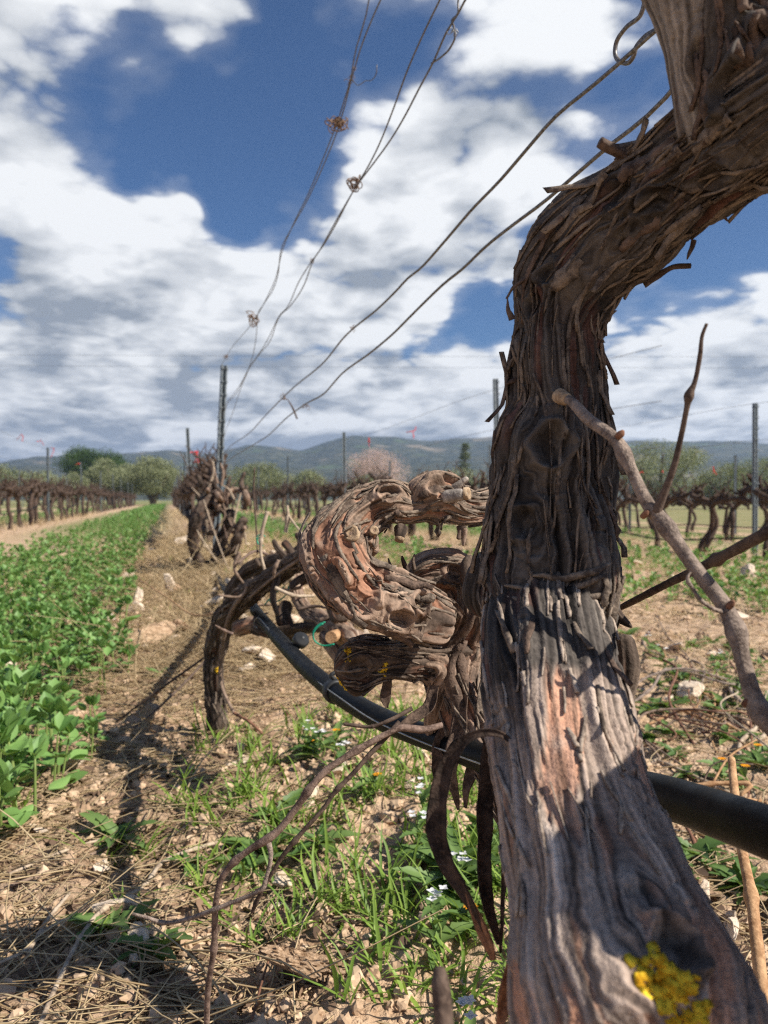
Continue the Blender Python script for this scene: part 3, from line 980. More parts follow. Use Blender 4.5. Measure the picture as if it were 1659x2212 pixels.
# ------------------------------------------------------------------ the old vine in front
def build_old_vine():
    rnd = np.random.default_rng(11)
    root = add('old_grapevine', None, label='thick shaggy old grapevine leaning across the right foreground', cat='grapevine', loc=P(1420, 2330, .235))
    root.empty_display_size = .05
    base = np.array(root.location)

    def child(name, me, parent=root, **kw):
        o = add(name, me, parent, **kw)
        if parent is root: o.location = [-c for c in base]
        return o
    # lower limb, runs from beside the camera back and up to the head of the vine
    low = Bark(px_ctrl([(1480, 2520, .205, 500), (1410, 2330, .225, 520), (1350, 2150, .243, 500), (1305, 1980, .262, 405), (1258, 1800, .287, 352), (1222, 1620, .315, 322),
                        (1190, 1450, .343, 300), (1182, 1355, .366, 276), (1184, 1280, .388, 226), (1188, 1200, .400, 170)]), 760, 300, seed=2.3, amp=.72, twist=.5, warp=.85, stretch=2.2, chop=2.0,
               knots=[(1455, 2040, .0075, .0034), (1395, 1935, .005, .0012)], lump=.6, peel=.9, calm=.25)
    pv_ = proj(low.C)[1]; low.age = smooth(1640, 1420, pv_)
    child('limb', low.mesh('limb', M['bark_limb']))
    # upright trunk and the arm that bends over to the right, towards the camera
    up = Bark(px_ctrl([(1172, 1450, .368, 190), (1176, 1370, .370, 262), (1183, 1270, .376, 288), (1186, 1160, .381, 282), (1192, 1060, .383, 264), (1196, 965, .384, 262), (1204, 880, .385, 222), (1200, 800, .385, 208),
                       (1202, 710, .385, 194), (1226, 625, .382, 222), (1275, 548, .374, 244), (1370, 462, .360, 240), (1470, 385, .344, 246), (1560, 315, .328, 262),
                       (1650, 250, .313, 300), (1740, 190, .300, 320), (1810, 150, .303, 330), (1880, 140, .310, 340), (1945, 190, .313, 370), (1975, 330, .313, 390), (1985, 480, .313, 385), (1988, 600, .313, 340), (1988, 680, .313, 240)]), 1500, 320, seed=6.1, amp=1.0, twist=1.0, warp=1.7, stretch=2.3, lump=1.25,  # past the right edge the arm's downward bend is added to shade the trunk
              knots=[(1192, 965, .0085, .0042), (1130, 1125, .0075, .003), (1150, 655, .006, .0026), (1330, 415, .0085, .003), (1180, 590, .006, .003), (1420, 430, .007, .003), (1540, 380, .008, .003)], calm=.15, peel=.3)
    child('trunk', up.mesh('trunk', M['bark_old']))
    # the pale bare spur that climbs out of the arm at the top edge
    spur = Bark(px_ctrl([(1560, 330, .320, 130), (1530, 250, .314, 128), (1512, 170, .310, 118), (1500, 90, .308, 128), (1482, 10, .306, 140), (1450, -100, .305, 150)]), 330, 150, seed=3.4, amp=.75, warp=.7, lump=1.1, stretch=3.0, knots=[(1515, 120, .006, .0015)])
    child('spur', spur.mesh('spur', M['bark_pale']), label='pale weathered spur with little bark')
    spur2 = Bark(px_ctrl([(1640, 330, .318, 210), (1640, 230, .306, 240), (1632, 140, .300, 230), (1606, 50, .298, 170), (1588, -60, .296, 150), (1570, -160, .296, 150)]), 360, 170, seed=13.4, amp=1.15, warp=1.8, lump=1.6, stretch=1.6, knots=[(1600, 180, .007, .004), (1640, 90, .006, .003), (1590, 300, .007, .003)])
    child('spur', spur2.mesh('spur', M['bark_old']))
    sf = spur2.flakes(60, rnd, (.01, .03), (.001, .005), (.001, .006)); child('loose_bark', sf.mesh('loose_bark', M['strip']), kind='stuff')
    other = Bark(px_ctrl([(1930, 60, .312, 280), (1945, -60, .312, 320), (1960, -180, .312, 310), (1970, -260, .312, 240)]), 120, 60, seed=23.0, amp=.8)  # unseen stub over the arm, added to keep sun off the upper trunk
    child('arm', other.mesh('arm', M['bark_old']))
    # unseen arm-shaped blocker, added outside the frame to shade the lower limb
    side = Bark(np.array([(.17, .195, .06, .04), (.195, .198, .20, .055), (.205, .205, .33, .064), (.215, .210, .40, .064), (.22, .214, .445, .054), (.222, .216, .468, .03)]), 150, 60, seed=27.0, amp=.8)
    child('arm', side.mesh('arm', M['bark_old']))
    # side lump where the next arm was cut away, and the dead stub right of the limb
    lump = Bark(px_ctrl([(1060, 1330, .405, 60), (1045, 1280, .400, 90), (1050, 1235, .398, 80), (1075, 1190, .396, 50)]), 160, 110, seed=5.5, amp=.9, warp=1.5)
    child('burl', lump.mesh('burl', M['bark_old']))
    dead = Bark(px_ctrl([(1345, 1370, .395, 42), (1352, 1440, .39, 52), (1345, 1520, .385, 46), (1352, 1600, .375, 34), (1368, 1680, .365, 16)]), 200, 60, seed=8.8, amp=.7, warp=.8)
    child('dead_stub', dead.mesh('dead_stub', M['bark_dark']))
    hook = Bark(px_ctrl([(1290, 1290, .372, 30), (1318, 1312, .366, 34), (1340, 1335, .362, 24), (1366, 1356, .358, 8)]), 90, 40, seed=4.8, amp=.6)
    child('dead_stub', hook.mesh('dead_stub', M['bark_dark']))
    # sawn stubs and splinters along the upper side of the arm
    for rows in ([(1360, 345, .345, 30), (1335, 328, .342, 26), (1312, 316, .340, 24), (1296, 306, .339, 22)],
                 [(1215, 505, .368, 30), (1196, 498, .366, 26), (1182, 500, .365, 24), (1172, 520, .365, 18)],
                 [(1390, 612, .372, 20), (1420, 596, .370, 16), (1452, 578, .368, 12), (1492, 574, .367, 12)],
                 [(1500, 520, .345, 12), (1490, 545, .345, 9), (1484, 560, .345, 3)], [(1560, 462, .335, 10), (1572, 478, .335, 3)],
                 [(1140, 600, .372, 10), (1110, 620, .372, 7), (1094, 645, .372, 5)], [(1106, 690, .375, 14), (1098, 668, .375, 10), (1096, 645, .375, 3)],
                 [(1068, 985, .385, 12), (1066, 960, .385, 9), (1068, 930, .386, 4)], [(1115, 820, .383, 14), (1095, 828, .383, 8)],
                 [(1190, 1255, .372, 26), (1225, 1262, .36, 22), (1250, 1275, .356, 10)]):
        V, F = cane_geo(rows, 30, 10, (), rnd.uniform(0, 9), rough=.35)
        child('splinter', mesh_np('splinter', V, F, True, None, M['cane_dark']))
    # big plates that stand off along the arm
    for (lim, u, v, ln, wd, lift, dn) in [(up, 1300, 385, .020, .010, .009, True), (up, 1270, 425, .020, .008, .008, True), (up, 1195, 520, .022, .010, .004, False), (up, 1255, 560, .024, .014, .003, True),
                                          (up, 1130, 700, .045, .006, .004, False), (up, 1290, 800, .02, .006, .005, True), (up, 1080, 1020, .05, .006, .005, True), (up, 1110, 980, .05, .005, .004, True),
                                          (up, 1285, 1010, .035, .007, .003, True), (up, 1300, 1180, .03, .008, .006, True), (up, 1310, 1270, .04, .008, .008, True), (up, 1330, 1200, .03, .007, .007, True),
                                          (up, 1460, 300, .03, .012, .008, True), (up, 1430, 470, .025, .01, .004, True), (up, 1390, 380, .022, .010, .004, False), (up, 1500, 330, .025, .010, .005, False),
                                          (low, 1110, 1410, .018, .005, .004, False), (low, 1150, 1335, .016, .006, .002, True), (low, 1240, 1345, .014, .006, .003, True), (low, 1290, 1480, .025, .003, .002, True), (low, 1310, 1400, .018, .005, .005, True), (up, 1350, 560, .03, .006, .010, True), (up, 1420, 520, .03, .006, .012, False), (up, 1500, 460, .025, .007, .010, True), (up, 1560, 420, .025, .006, .010, False), (up, 1250, 470, .022, .006, .008, False), (up, 1340, 330, .020, .007, .009, False), (up, 1420, 275, .020, .007, .008, True), (up, 1105, 760, .04, .005, .006, True), (up, 1290, 720, .03, .004, .006, True), (up, 1320, 900, .03, .005, .006, True), (up, 1090, 880, .03, .006, .006, False), (up, 1325, 1080, .03, .006, .007, True), (up, 1065, 1100, .04, .005, .006, True)]:
        f, th = lim.pick(u, v)
        V, F = lim.flake(f, th, ln, wd * .55, lift, rnd, dn)
        child('bark_strip', mesh_np('bark_strip', V, F, True, None, M['flake' if rnd.random() < .6 else 'strip']))
    child('loose_bark', up.flakes(230, rnd, (.012, .055), (.0005, .0022), (.0003, .0030)).mesh('loose_bark', M['flake']), kind='stuff')
    child('loose_bark', low.flakes(110, rnd, (.006, .028), (.0006, .0024), (.0001, .0014), (.3, .98)).mesh('loose_bark', M['flake_pale']), kind='stuff')
    # folded rolls of bark round the bend between limb and trunk
    for i, (u0, v0, u1, v1, sag, w) in enumerate([(1075, 1285, 1330, 1275, 26, 16), (1062, 1305, 1335, 1300, 30, 12), (1090, 1262, 1325, 1240, 24, 13), (1150, 1242, 1330, 1215, 16, 15), (1055, 1330, 1270, 1330, 16, 10)]):
        rows = []
        for t in np.linspace(0, 1, 9):
            u = u0 + (u1 - u0) * t; v = v0 + (v1 - v0) * t + sag * math.sin(t * math.pi) + rnd.normal(0, 3)
            f, th = up.pick(u, v)
            p, nv, T, ac = up.at(f, th)
            uu, vv, d = proj(p)
            rows.append((u, v, d - .001, w * (.35 + .8 * math.sin(math.pi * (t * .9 + .05)))))
        V, F = cane_geo(rows, 70, 12, (), i * 3.3, rough=.3)
        child('bark_fold', mesh_np('bark_fold', V, F, True, None, M['flake']))
    lich = lichen(root, low, 1452, 2130, .0105, 46, rnd); lich.location = [-c for c in base]
    lich = lichen(root, low, 1500, 2195, .007, 24, rnd); lich.location = [-c for c in base]
    # ribbons of bark that hang from the limb
    for rows, mat, tw in (([(1122, 1622, .300, 8), (1085, 1588, .30, 14), (1040, 1583, .302, 16), (1000, 1602, .304, 22), (968, 1650, .306, 34), (948, 1720, .306, 40), (942, 1790, .305, 44), (962, 1860, .303, 36), (1000, 1925, .30, 26), (1030, 1985, .298, 16), (1040, 2030, .297, 8)], 'ribbon', 1.0),
                          ([(1062, 1560, .325, 26), (1054, 1640, .322, 32), (1050, 1720, .318, 32), (1046, 1800, .314, 34), (1046, 1880, .31, 30), (1056, 1960, .307, 24), (1078, 2040, .304, 10)], 'ribbon', .8),
                          ([(1066, 1700, .31, 8), (1082, 1780, .308, 14), (1090, 1870, .305, 14), (1086, 1950, .302, 10), (1080, 2060, .30, 6)], 'ribbon', 2.0),
                          ([(1010, 1930, .30, 10), (1030, 1985, .298, 22), (1050, 2030, .296, 24), (1066, 2075, .295, 10)], 'strip_rust', 1.5),
                          ([(1130, 1960, .285, 10), (1120, 2050, .283, 30), (1105, 2110, .281, 44), (1090, 2170, .28, 30), (1075, 2230, .278, 10)], 'strip_rust', 1.2)):
        o = ribbon(rows, 1, mat, 'bark_ribbon', root, twist=tw, seed=rnd.uniform(0, 20)); o.location = [-c for c in base]
    # grey winter cane with swollen joints, its upright side shoot and the curled tendril
    c1 = cane('cane', [(1215, 858, .352, 20), (1235, 868, .346, 22), (1270, 905, .335, 26), (1330, 950, .322, 26), (1352, 990, .318, 25), (1400, 1090, .310, 29), (1418, 1112, .308, 31), (1440, 1140, .305, 29), (1500, 1225, .298, 31), (1562, 1305, .292, 35), (1585, 1350, .288, 33),
                       (1608, 1440, .283, 34), (1632, 1515, .279, 38), (1660, 1560, .276, 37), (1720, 1640, .272, 38)], 'cane_grey', root, (.27, .47, .73, .90), 2, 150, 14)
    c1.location = [-c for c in base]
    V, F = cane_geo([(1205, 850, .354, 30), (1214, 858, .352, 34), (1226, 862, .348, 24)], 20, 12, (), 3, rough=.35)
    add('spur_end', mesh_np('spur_end', V, F, True, None, M['cut_wood']), c1)
    for uv in ((1338, 940, .319), (1392, 1112, .309), (1577, 1308, .289), (1612, 1518, .281)):
        u, v, d = uv
        V, F = cane_geo([(u - 4, v + 4, d, 14), (u + 3, v - 3, d - .002, 16), (u + 8, v - 10, d - .003, 7)], 14, 10, (), u, rough=.25)
        add('bud', mesh_np('bud', V, F, True, None, M['cane_red']), c1)
    V, F = cane_geo([(1418, 1106, .307, 22), (1436, 1062, .304, 17), (1458, 1000, .300, 14), (1474, 930, .296, 12), (1484, 880, .293, 12), (1490, 850, .292, 16), (1500, 828, .291, 11), (1512, 770, .289, 10), (1517, 725, .288, 8), (1527, 699, .287, 7)], 90, 9, (.63,), 5)
    add('side_shoot', mesh_np('side_shoot', V, F, True, None, M['cane_dark']), c1)
    V, F = cane_geo([(1562, 1322, .288, 10), (1540, 1315, .287, 10), (1512, 1295, .286, 10), (1495, 1270, .286, 9), (1487, 1258, .286, 11), (1486, 1245, .286, 6), (1492, 1236, .286, 4)], 50, 8, (), 6)
    add('tendril', mesh_np('tendril', V, F, True, None, M['cane_grey']), c1)
    c2 = cane('cane', [(1330, 1318, .402, 12), (1375, 1295, .385, 15), (1440, 1262, .360, 17), (1510, 1228, .335, 20), (1580, 1192, .310, 24), (1640, 1160, .290, 27), (1720, 1120, .27, 30)], 'cane_dark', root, (.62,), 8, 90, 12)
    c2.location = [-c for c in base]
    # broken twig stump at the lower edge of the frame
    tw = cane('twig_stub', [(950, 2090, .235, 22), (952, 2120, .234, 40), (958, 2190, .232, 42), (965, 2290, .23, 44)], 'cane_dark', root, (), 4, 40, 12)
    tw.location = [-c for c in base]
    return root


build_old_vine()

# ------------------------------------------------------------------ gnarled vine behind the old one
def knob(rows, mat, name, parent, base, seed, n=40, nt=24, amp=.7, cut=False):
    b = Bark(px_ctrl(rows), n, nt, seed=seed, amp=amp, warp=1.0, cut_ends=(False, cut))
    o = add(name, b.mesh(name, M[mat]), parent)
    o.location = [-c for c in base]
    return b


def sawn_face(rows, parent, base, mat='cut_wood'):
    """the pale cut end of a stub: a shallow dished disc"""
    c = px_ctrl(rows)
    T = c[-1, :3] - c[-2, :3]; T /= np.linalg.norm(T)
    a = np.cross(T, (0, 0, 1)); a /= np.linalg.norm(a); b = np.cross(T, a)
    th = np.linspace(0, 2 * np.pi, 14, endpoint=False); r = c[-1, 3]
    V = []
    for k, (q, h) in enumerate(((1.0, -.002), (.98, .0012), (.7, .0008), (.35, .0002))):
        V.append(c[-1, :3] + T * h + (a * np.cos(th)[:, None] + b * np.sin(th)[:, None]) * r * q * (1 + .06 * np.sin(th * 3 + k))[:, None])
    V = np.vstack(V + [c[-1:, :3] - T * .001])
    F = [grid_faces(4, 14), np.stack([42 + np.arange(14), 42 + (np.arange(14) + 1) % 14, np.full(14, 56)], 1)]
    o = add('sawn_end', mesh_np('sawn_end', V, F, True, None, M[mat]), parent)
    o.location = [-c for c in base]


def build_gnarled_vine():
    rnd = np.random.default_rng(21)
    root = add('gnarled_grapevine', None, label='gnarled grapevine with a rusty C-shaped arm behind the big trunk', cat='grapevine', loc=(.17, .48, 0))
    base = np.array(root.location)

    def child(name, me, **kw):
        o = add(name, me, root, **kw); o.location = [-c for c in base]; return o
    arm = Bark(px_ctrl([(968, 1340, .575, 74), (935, 1332, .566, 126), (895, 1318, .562, 150), (842, 1300, .553, 140), (790, 1276, .547, 148), (745, 1232, .545, 154), (722, 1184, .550, 148), (742, 1140, .558, 112), (786, 1108, .566, 104), (832, 1088, .572, 100), (880, 1096, .578, 76),
                        (912, 1084, .582, 92), (944, 1080, .585, 104), (984, 1096, .590, 76), (1020, 1102, .593, 66), (1060, 1098, .598, 70), (1130, 1110, .605, 66)]), 900, 210, seed=1.9, amp=.95, twist=1.5, warp=1.7, lump=2.4, stretch=1.9, chop=1.2,
               knots=[(905, 1302, .0055, .003), (745, 1170, .006, .0026), (692, 1150, .005, .002), (850, 1130, .005, .003), (760, 1155, .0045, .002), (800, 1260, .006, .003), (860, 1330, .006, .003), (720, 1240, .006, .0025), (835, 1070, .006, .003), (940, 1060, .006, .003)], peel=1.0, calm=.4)
    child('arm', arm.mesh('arm', M['bark_warm']))
    head = Bark(px_ctrl([(880, 1262, .60, 34), (905, 1245, .602, 70), (955, 1235, .605, 88), (1000, 1250, .606, 104), (1010, 1310, .608, 118), (985, 1380, .612, 120), (978, 1455, .606, 112), (1015, 1550, .592, 106), (1090, 1690, .565, 102), (1190, 1940, .532, 104), (1310, 2250, .502, 118), (1390, 2560, .482, 140), (1418, 2690, .478, 150)]),
                620, 150, seed=7.7, amp=1.0, twist=-.8, warp=1.5, lump=1.5, stretch=2.2, knots=[(985, 1235, .008, .003)], peel=.85, calm=.3)
    child('trunk', head.mesh('trunk', M['bark_warm']))
    stub = Bark(px_ctrl([(1020, 1410, .615, 90), (945, 1418, .605, 92), (870, 1420, .596, 90), (805, 1428, .588, 100), (758, 1440, .583, 112), (722, 1448, .581, 84)]), 330, 140, seed=4.1, amp=1.1, warp=1.6, lump=2.2, stretch=1.5, chop=2.0, knots=[(775, 1440, .007, .003)])
    child('arm', stub.mesh('arm', M['bark_dark']))
    stub2 = Bark(px_ctrl([(905, 1425, .60, 80), (960, 1440, .597, 84), (950, 1500, .60, 70), (935, 1560, .605, 44), (930, 1600, .61, 22)]), 200, 110, seed=14.1, amp=1.0, warp=1.3, knots=[(930, 1455, .007, .003)])
    child('dead_stub', stub2.mesh('dead_stub', M['bark_warm']))
    for (lim, cnt, ln, wd, lf, fr) in ((arm, 150, (.01, .04), (.0007, .003), (.0004, .0035), (.02, .95)), (head, 110, (.015, .05), (.0008, .003), (.0005, .006), (.02, .7)), (stub, 70, (.01, .03), (.0007, .003), (.0005, .004), (.05, .95))):
        child('loose_bark', lim.flakes(cnt, rnd, ln, wd, lf, fr).mesh('loose_bark', M['flake']), kind='stuff')
    for (lim, u, v, ln, wd, lift, dn) in [(arm, 790, 1190, .03, .008, .007, True), (arm, 830, 1245, .03, .007, .008, True), (arm, 860, 1270, .025, .006, .006, True), (arm, 700, 1200, .035, .007, .004, True), (arm, 690, 1260, .03, .007, .005, False),
                                          (arm, 780, 1330, .035, .007, .006, True), (arm, 960, 1060, .02, .007, .004, True), (arm, 990, 1120, .02, .006, .010, True), (arm, 930, 1120, .02, .008, .012, False), (arm, 880, 1115, .018, .006, .008, True),
                                          (head, 960, 1480, .07, .008, .012, True), (head, 1000, 1560, .07, .009, .012, True), (head, 950, 1440, .06, .008, .010, True), (head, 1020, 1500, .06, .007, .008, True)]:
        f, th = lim.pick(u, v)
        V, F = lim.flake(f, th, ln, wd, lift, rnd, dn)
        child('bark_strip', mesh_np('bark_strip', V, F, True, None, M['strip' if rnd.random() < .5 else 'flake']))
    # stubs left by pruning
    for rows, mat, cut in (([(900, 1318, .555, 44), (900, 1306, .545, 40), (901, 1298, .538, 30)], 'bark_warm', True), ([(925, 1310, .565, 14), (940, 1308, .562, 11), (950, 1306, .56, 10)], 'cut_wood', False),
                           ([(770, 1175, .545, 44), (762, 1158, .535, 42), (758, 1152, .530, 38)], 'bark_warm', True), ([(700, 1165, .553, 30), (692, 1155, .545, 26), (690, 1150, .541, 24)], 'bark_warm', True),
                           ([(800, 1160, .55, 26), (806, 1150, .542, 24), (808, 1146, .539, 20)], 'bark_warm', True), ([(870, 1135, .566, 34), (866, 1152, .562, 26), (862, 1166, .560, 20)], 'bark_dark', True),
                           ([(966, 1060, .578, 24), (985, 1052, .574, 20), (1000, 1040, .572, 13), (1012, 1032, .572, 12)], 'grey_wood', False), ([(955, 1075, .568, 34), (985, 1070, .562, 32), (1010, 1066, .558, 28)], 'grey_wood', True),
                           ([(990, 1135, .585, 12), (992, 1150, .585, 9), (990, 1166, .585, 12)], 'cane_dark', False), ([(1005, 1140, .585, 12), (1002, 1165, .585, 9), (1000, 1180, .585, 5)], 'cane', False),
                           ([(880, 1235, .59, 14), (872, 1215, .588, 10), (868, 1200, .588, 5)], 'bark_dark', False), ([(862, 1250, .585, 12), (845, 1225, .583, 8), (838, 1205, .583, 4)], 'bark_dark', False), ([(895, 1232, .59, 10), (892, 1210, .588, 7), (896, 1196, .588, 3)], 'bark_dark', False),
                           ([(1030, 1290, .585, 30), (1015, 1260, .58, 36), (1008, 1225, .58, 30), (1018, 1200, .585, 18)], 'bark_dark', False)):
        knob(rows, mat, 'spur', root, base, rnd.uniform(0, 30))
        if cut: sawn_face(rows, root, base)
    for (lim, u, v, sz, c) in ((stub, 752, 1408, .0045, 8), (stub, 735, 1470, .004, 7), (stub, 828, 1445, .007, 9)):
        o = lichen(root, lim, u, v, sz, c, rnd); o.location = [-c for c in base]
    # shreds hanging below the stub
    for rows in ([(840, 1450, .59, 12), (836, 1480, .588, 20), (832, 1505, .588, 24), (836, 1530, .588, 6)], [(940, 1480, .585, 20), (925, 1530, .58, 30), (890, 1555, .575, 22), (860, 1570, .57, 6)],
                 [(1000, 1500, .58, 26), (990, 1580, .575, 36), (975, 1650, .57, 30), (985, 1720, .57, 16), (990, 1750, .57, 4)], [(1040, 1560, .57, 20), (1030, 1640, .57, 34), (1010, 1700, .565, 24), (1004, 1745, .565, 6)],
                 [(975, 1540, .59, 20), (950, 1610, .585, 30), (945, 1670, .58, 22), (955, 1710, .58, 5)], [(1000, 1330, .575, 10), (975, 1300, .57, 14), (962, 1292, .57, 5)],
                 [(1050, 1450, .58, 18), (1040, 1520, .575, 24), (1048, 1600, .572, 16), (1044, 1640, .57, 4)]):
        o = ribbon(rows, 1, 'strip' if rnd.random() < .55 else 'flake', 'bark_ribbon', root, twist=1.4, seed=rnd.uniform(0, 30), n=40); o.location = [-c for c in base]
    return root


build_gnarled_vine()


def green_tie(u, v, d, label, size=.016, seed=0):
    rnd = np.random.default_rng(seed)
    c = P(u, v, d)
    mb = MB()
    for k in range(2):
        a = rnd.uniform(0, 6)
        pts = [c + size * np.array((math.cos(a + t * 2.2), .4 * math.sin(a + t), math.sin(a * 1.3 + t * 1.9))) * (.55 + .3 * t) for t in np.linspace(0, 1.6, 6)]
        V, F = tube(np.array([list(p) + [.0011] for p in pts]), 26, 6)
        mb.put(V, F)
    return add('vine_tie', mb.mesh('vine_tie', M['tie']), label=label, cat='tie', group='green plastic vine ties')


# ------------------------------------------------------------------ third vine, arched over the drip pipe
def build_arched_vine():
    rnd = np.random.default_rng(31)
    g = G(470, 1597)
    root = add('arched_grapevine', None, label='grapevine whose thin trunk arches over left of the gnarled arm', cat='grapevine', loc=g)
    base = np.array(root.location)
    W = lambda rows, n, nt, seed, amp=1.0, mat='bark_dark', name='arm', kn=(): knob2(rows, n, nt, seed, amp, mat, name, kn)

    def knob2(rows, n, nt, seed, amp, mat, name, kn):
        b = Bark(px_ctrl(rows), n, nt, seed=seed, amp=amp, warp=1.2, knots=kn)
        o = add(name, b.mesh(name, M[mat]), root); o.location = [-c for c in base]
        return b
    t1 = W([(474, 1640, 1.47, 52), (472, 1590, 1.455, 46), (465, 1500, 1.44, 42), (463, 1420, 1.42, 44), (480, 1345, 1.38, 50), (528, 1288, 1.32, 54), (588, 1248, 1.26, 48), (640, 1215, 1.20, 42), (690, 1192, 1.13, 44), (740, 1180, 1.08, 40)], 420, 60, 3.3, 1.1, 'bark_dark', 'trunk')
    W([(488, 1345, 1.5, 26), (503, 1275, 1.5, 32), (545, 1228, 1.48, 36), (600, 1210, 1.45, 36), (655, 1196, 1.42, 44), (690, 1160, 1.38, 40), (720, 1150, 1.33, 34)], 220, 48, 6.6)
    W([(650, 1205, 1.35, 34), (640, 1270, 1.3, 30), (662, 1320, 1.24, 34), (702, 1345, 1.18, 40), (745, 1368, 1.10, 48), (775, 1385, 1.04, 44)], 220, 54, 9.1, 1.0, 'bark_warm')
    W([(505, 1362, 1.32, 24), (545, 1352, 1.3, 32), (592, 1368, 1.26, 26), (650, 1358, 1.22, 26), (700, 1352, 1.18, 28), (745, 1330, 1.1, 26)], 200, 44, 12.2)
    W([(505, 1362, 1.31, 36), (530, 1352, 1.30, 36), (562, 1347, 1.29, 34)], 60, 40, 2.2, .7, 'bark_warm', 'spur')
    W([(620, 1300, 1.3, 30), (612, 1330, 1.28, 34), (630, 1370, 1.26, 26), (645, 1400, 1.25, 16)], 90, 40, 19.2)
    W([(700, 1370, 1.15, 40), (722, 1395, 1.12, 34), (735, 1425, 1.10, 24), (730, 1450, 1.1, 10)], 90, 40, 29.2, 1.0, 'bark_warm')
    W([(660, 1230, 1.2, 30), (690, 1255, 1.15, 40), (720, 1300, 1.1, 38), (730, 1340, 1.06, 30)], 120, 44, 17.2, 1.1, 'bark_dark')
    # pruned spurs on the head
    for rows in ([(640, 1215, 1.25, 22), (628, 1190, 1.24, 16), (612, 1168, 1.24, 18)], [(655, 1200, 1.25, 24), (652, 1170, 1.25, 18), (640, 1150, 1.25, 16)], [(690, 1235, 1.2, 18), (640, 1258, 1.18, 16), (628, 1272, 1.17, 12)],
                 [(600, 1245, 1.22, 14), (590, 1290, 1.2, 15), (600, 1330, 1.2, 10)], [(655, 1250, 1.2, 20), (690, 1240, 1.15, 12), (705, 1238, 1.13, 10)], [(560, 1225, 1.45, 14), (552, 1205, 1.45, 11)], [(620, 1205, 1.4, 16), (600, 1185, 1.4, 14), (590, 1165, 1.4, 10)]):
        W(rows, 40, 24, rnd.uniform(0, 50), .8, 'bark_dark', 'spur')
    for rows, mat in (([(572, 1232, 1.3, 7), (564, 1200, 1.3, 7), (566, 1150, 1.3, 8), (578, 1105, 1.3, 9)], 'cane_pale'), ([(617, 1150, 1.35, 10), (622, 1115, 1.35, 8), (621, 1092, 1.35, 5)], 'cane_pale'), ([(622, 1112, 1.35, 4), (650, 1150, 1.33, 4), (678, 1185, 1.3, 4)], 'cane_pale'),
                      ([(540, 1290, 1.25, 6), (600, 1240, 1.2, 7), (660, 1200, 1.15, 8), (705, 1165, 1.1, 8)], 'cane'), ([(556, 1198, 1.6, 3), (553, 1130, 1.6, 4), (548, 1060, 1.6, 4), (550, 1010, 1.6, 3)], 'cane_dark'), ([(520, 1290, 1.28, 10), (500, 1320, 1.3, 10), (478, 1410, 1.36, 9), (478, 1480, 1.38, 8), (505, 1540, 1.36, 7)], 'cane'),
                      ([(505, 1540, 1.36, 7), (540, 1560, 1.34, 6), (570, 1588, 1.33, 6)], 'cane_red')):
        o = cane('cane', rows, mat, root, (.5,), rnd.uniform(0, 9), 40, 7); o.location = [-c for c in base]
    for i in range(26):                      # thin winter shoots tangled through the head
        u, v = rnd.uniform(500, 740), rnd.uniform(1190, 1380); a = rnd.uniform(0, 6.28); ln = rnd.uniform(30, 90); dd = rnd.uniform(1.05, 1.4)
        w = rnd.uniform(3.5, 9)
        rows = [(u, v, dd, w), (u + ln * .5 * math.cos(a) + rnd.normal(0, 8), v + ln * .4 * math.sin(a) + rnd.normal(0, 8), dd, w * .85), (u + ln * math.cos(a), v + ln * .8 * math.sin(a), dd + rnd.normal(0, .05), w * .6)]
        o = cane('cane', rows, ('cane', 'cane_dark', 'cane_brown', 'cane_pale')[i % 4], root, (.35, .7), i * 1.3, 26, 7); o.location = [-c for c in base]
    f = t1.flakes(120, rnd, (.01, .04), (.002, .005), (.0005, .004), (.05, .95))
    o = add('loose_bark', f.mesh('loose_bark', M['flake']), root, kind='stuff'); o.location = [-c for c in base]
    o = lichen(root, t1, 470, 1445, .012, 16, rnd); o.location = [-c for c in base]
    V, F = cane_geo([(730, 1372, 1.09, 26), (722, 1374, 1.06, 26), (715, 1377, 1.04, 26)], 12, 14, (), 1)
    o = add('sawn_end', mesh_np('sawn_end', V, F, False, None, M['cane_tan']), root); o.location = [-c for c in base]
    green_tie(598, 1283, 1.22, 'green tie on the arched vine above the drip pipe', .020, 1)
    green_tie(702, 1362, 1.04, 'green tie beside the cut end behind the gnarled arm', .022, 2)
    green_tie(566, 1165, 1.42, 'small green tie left of the pale upright shoot', .012, 3)


build_arched_vine()


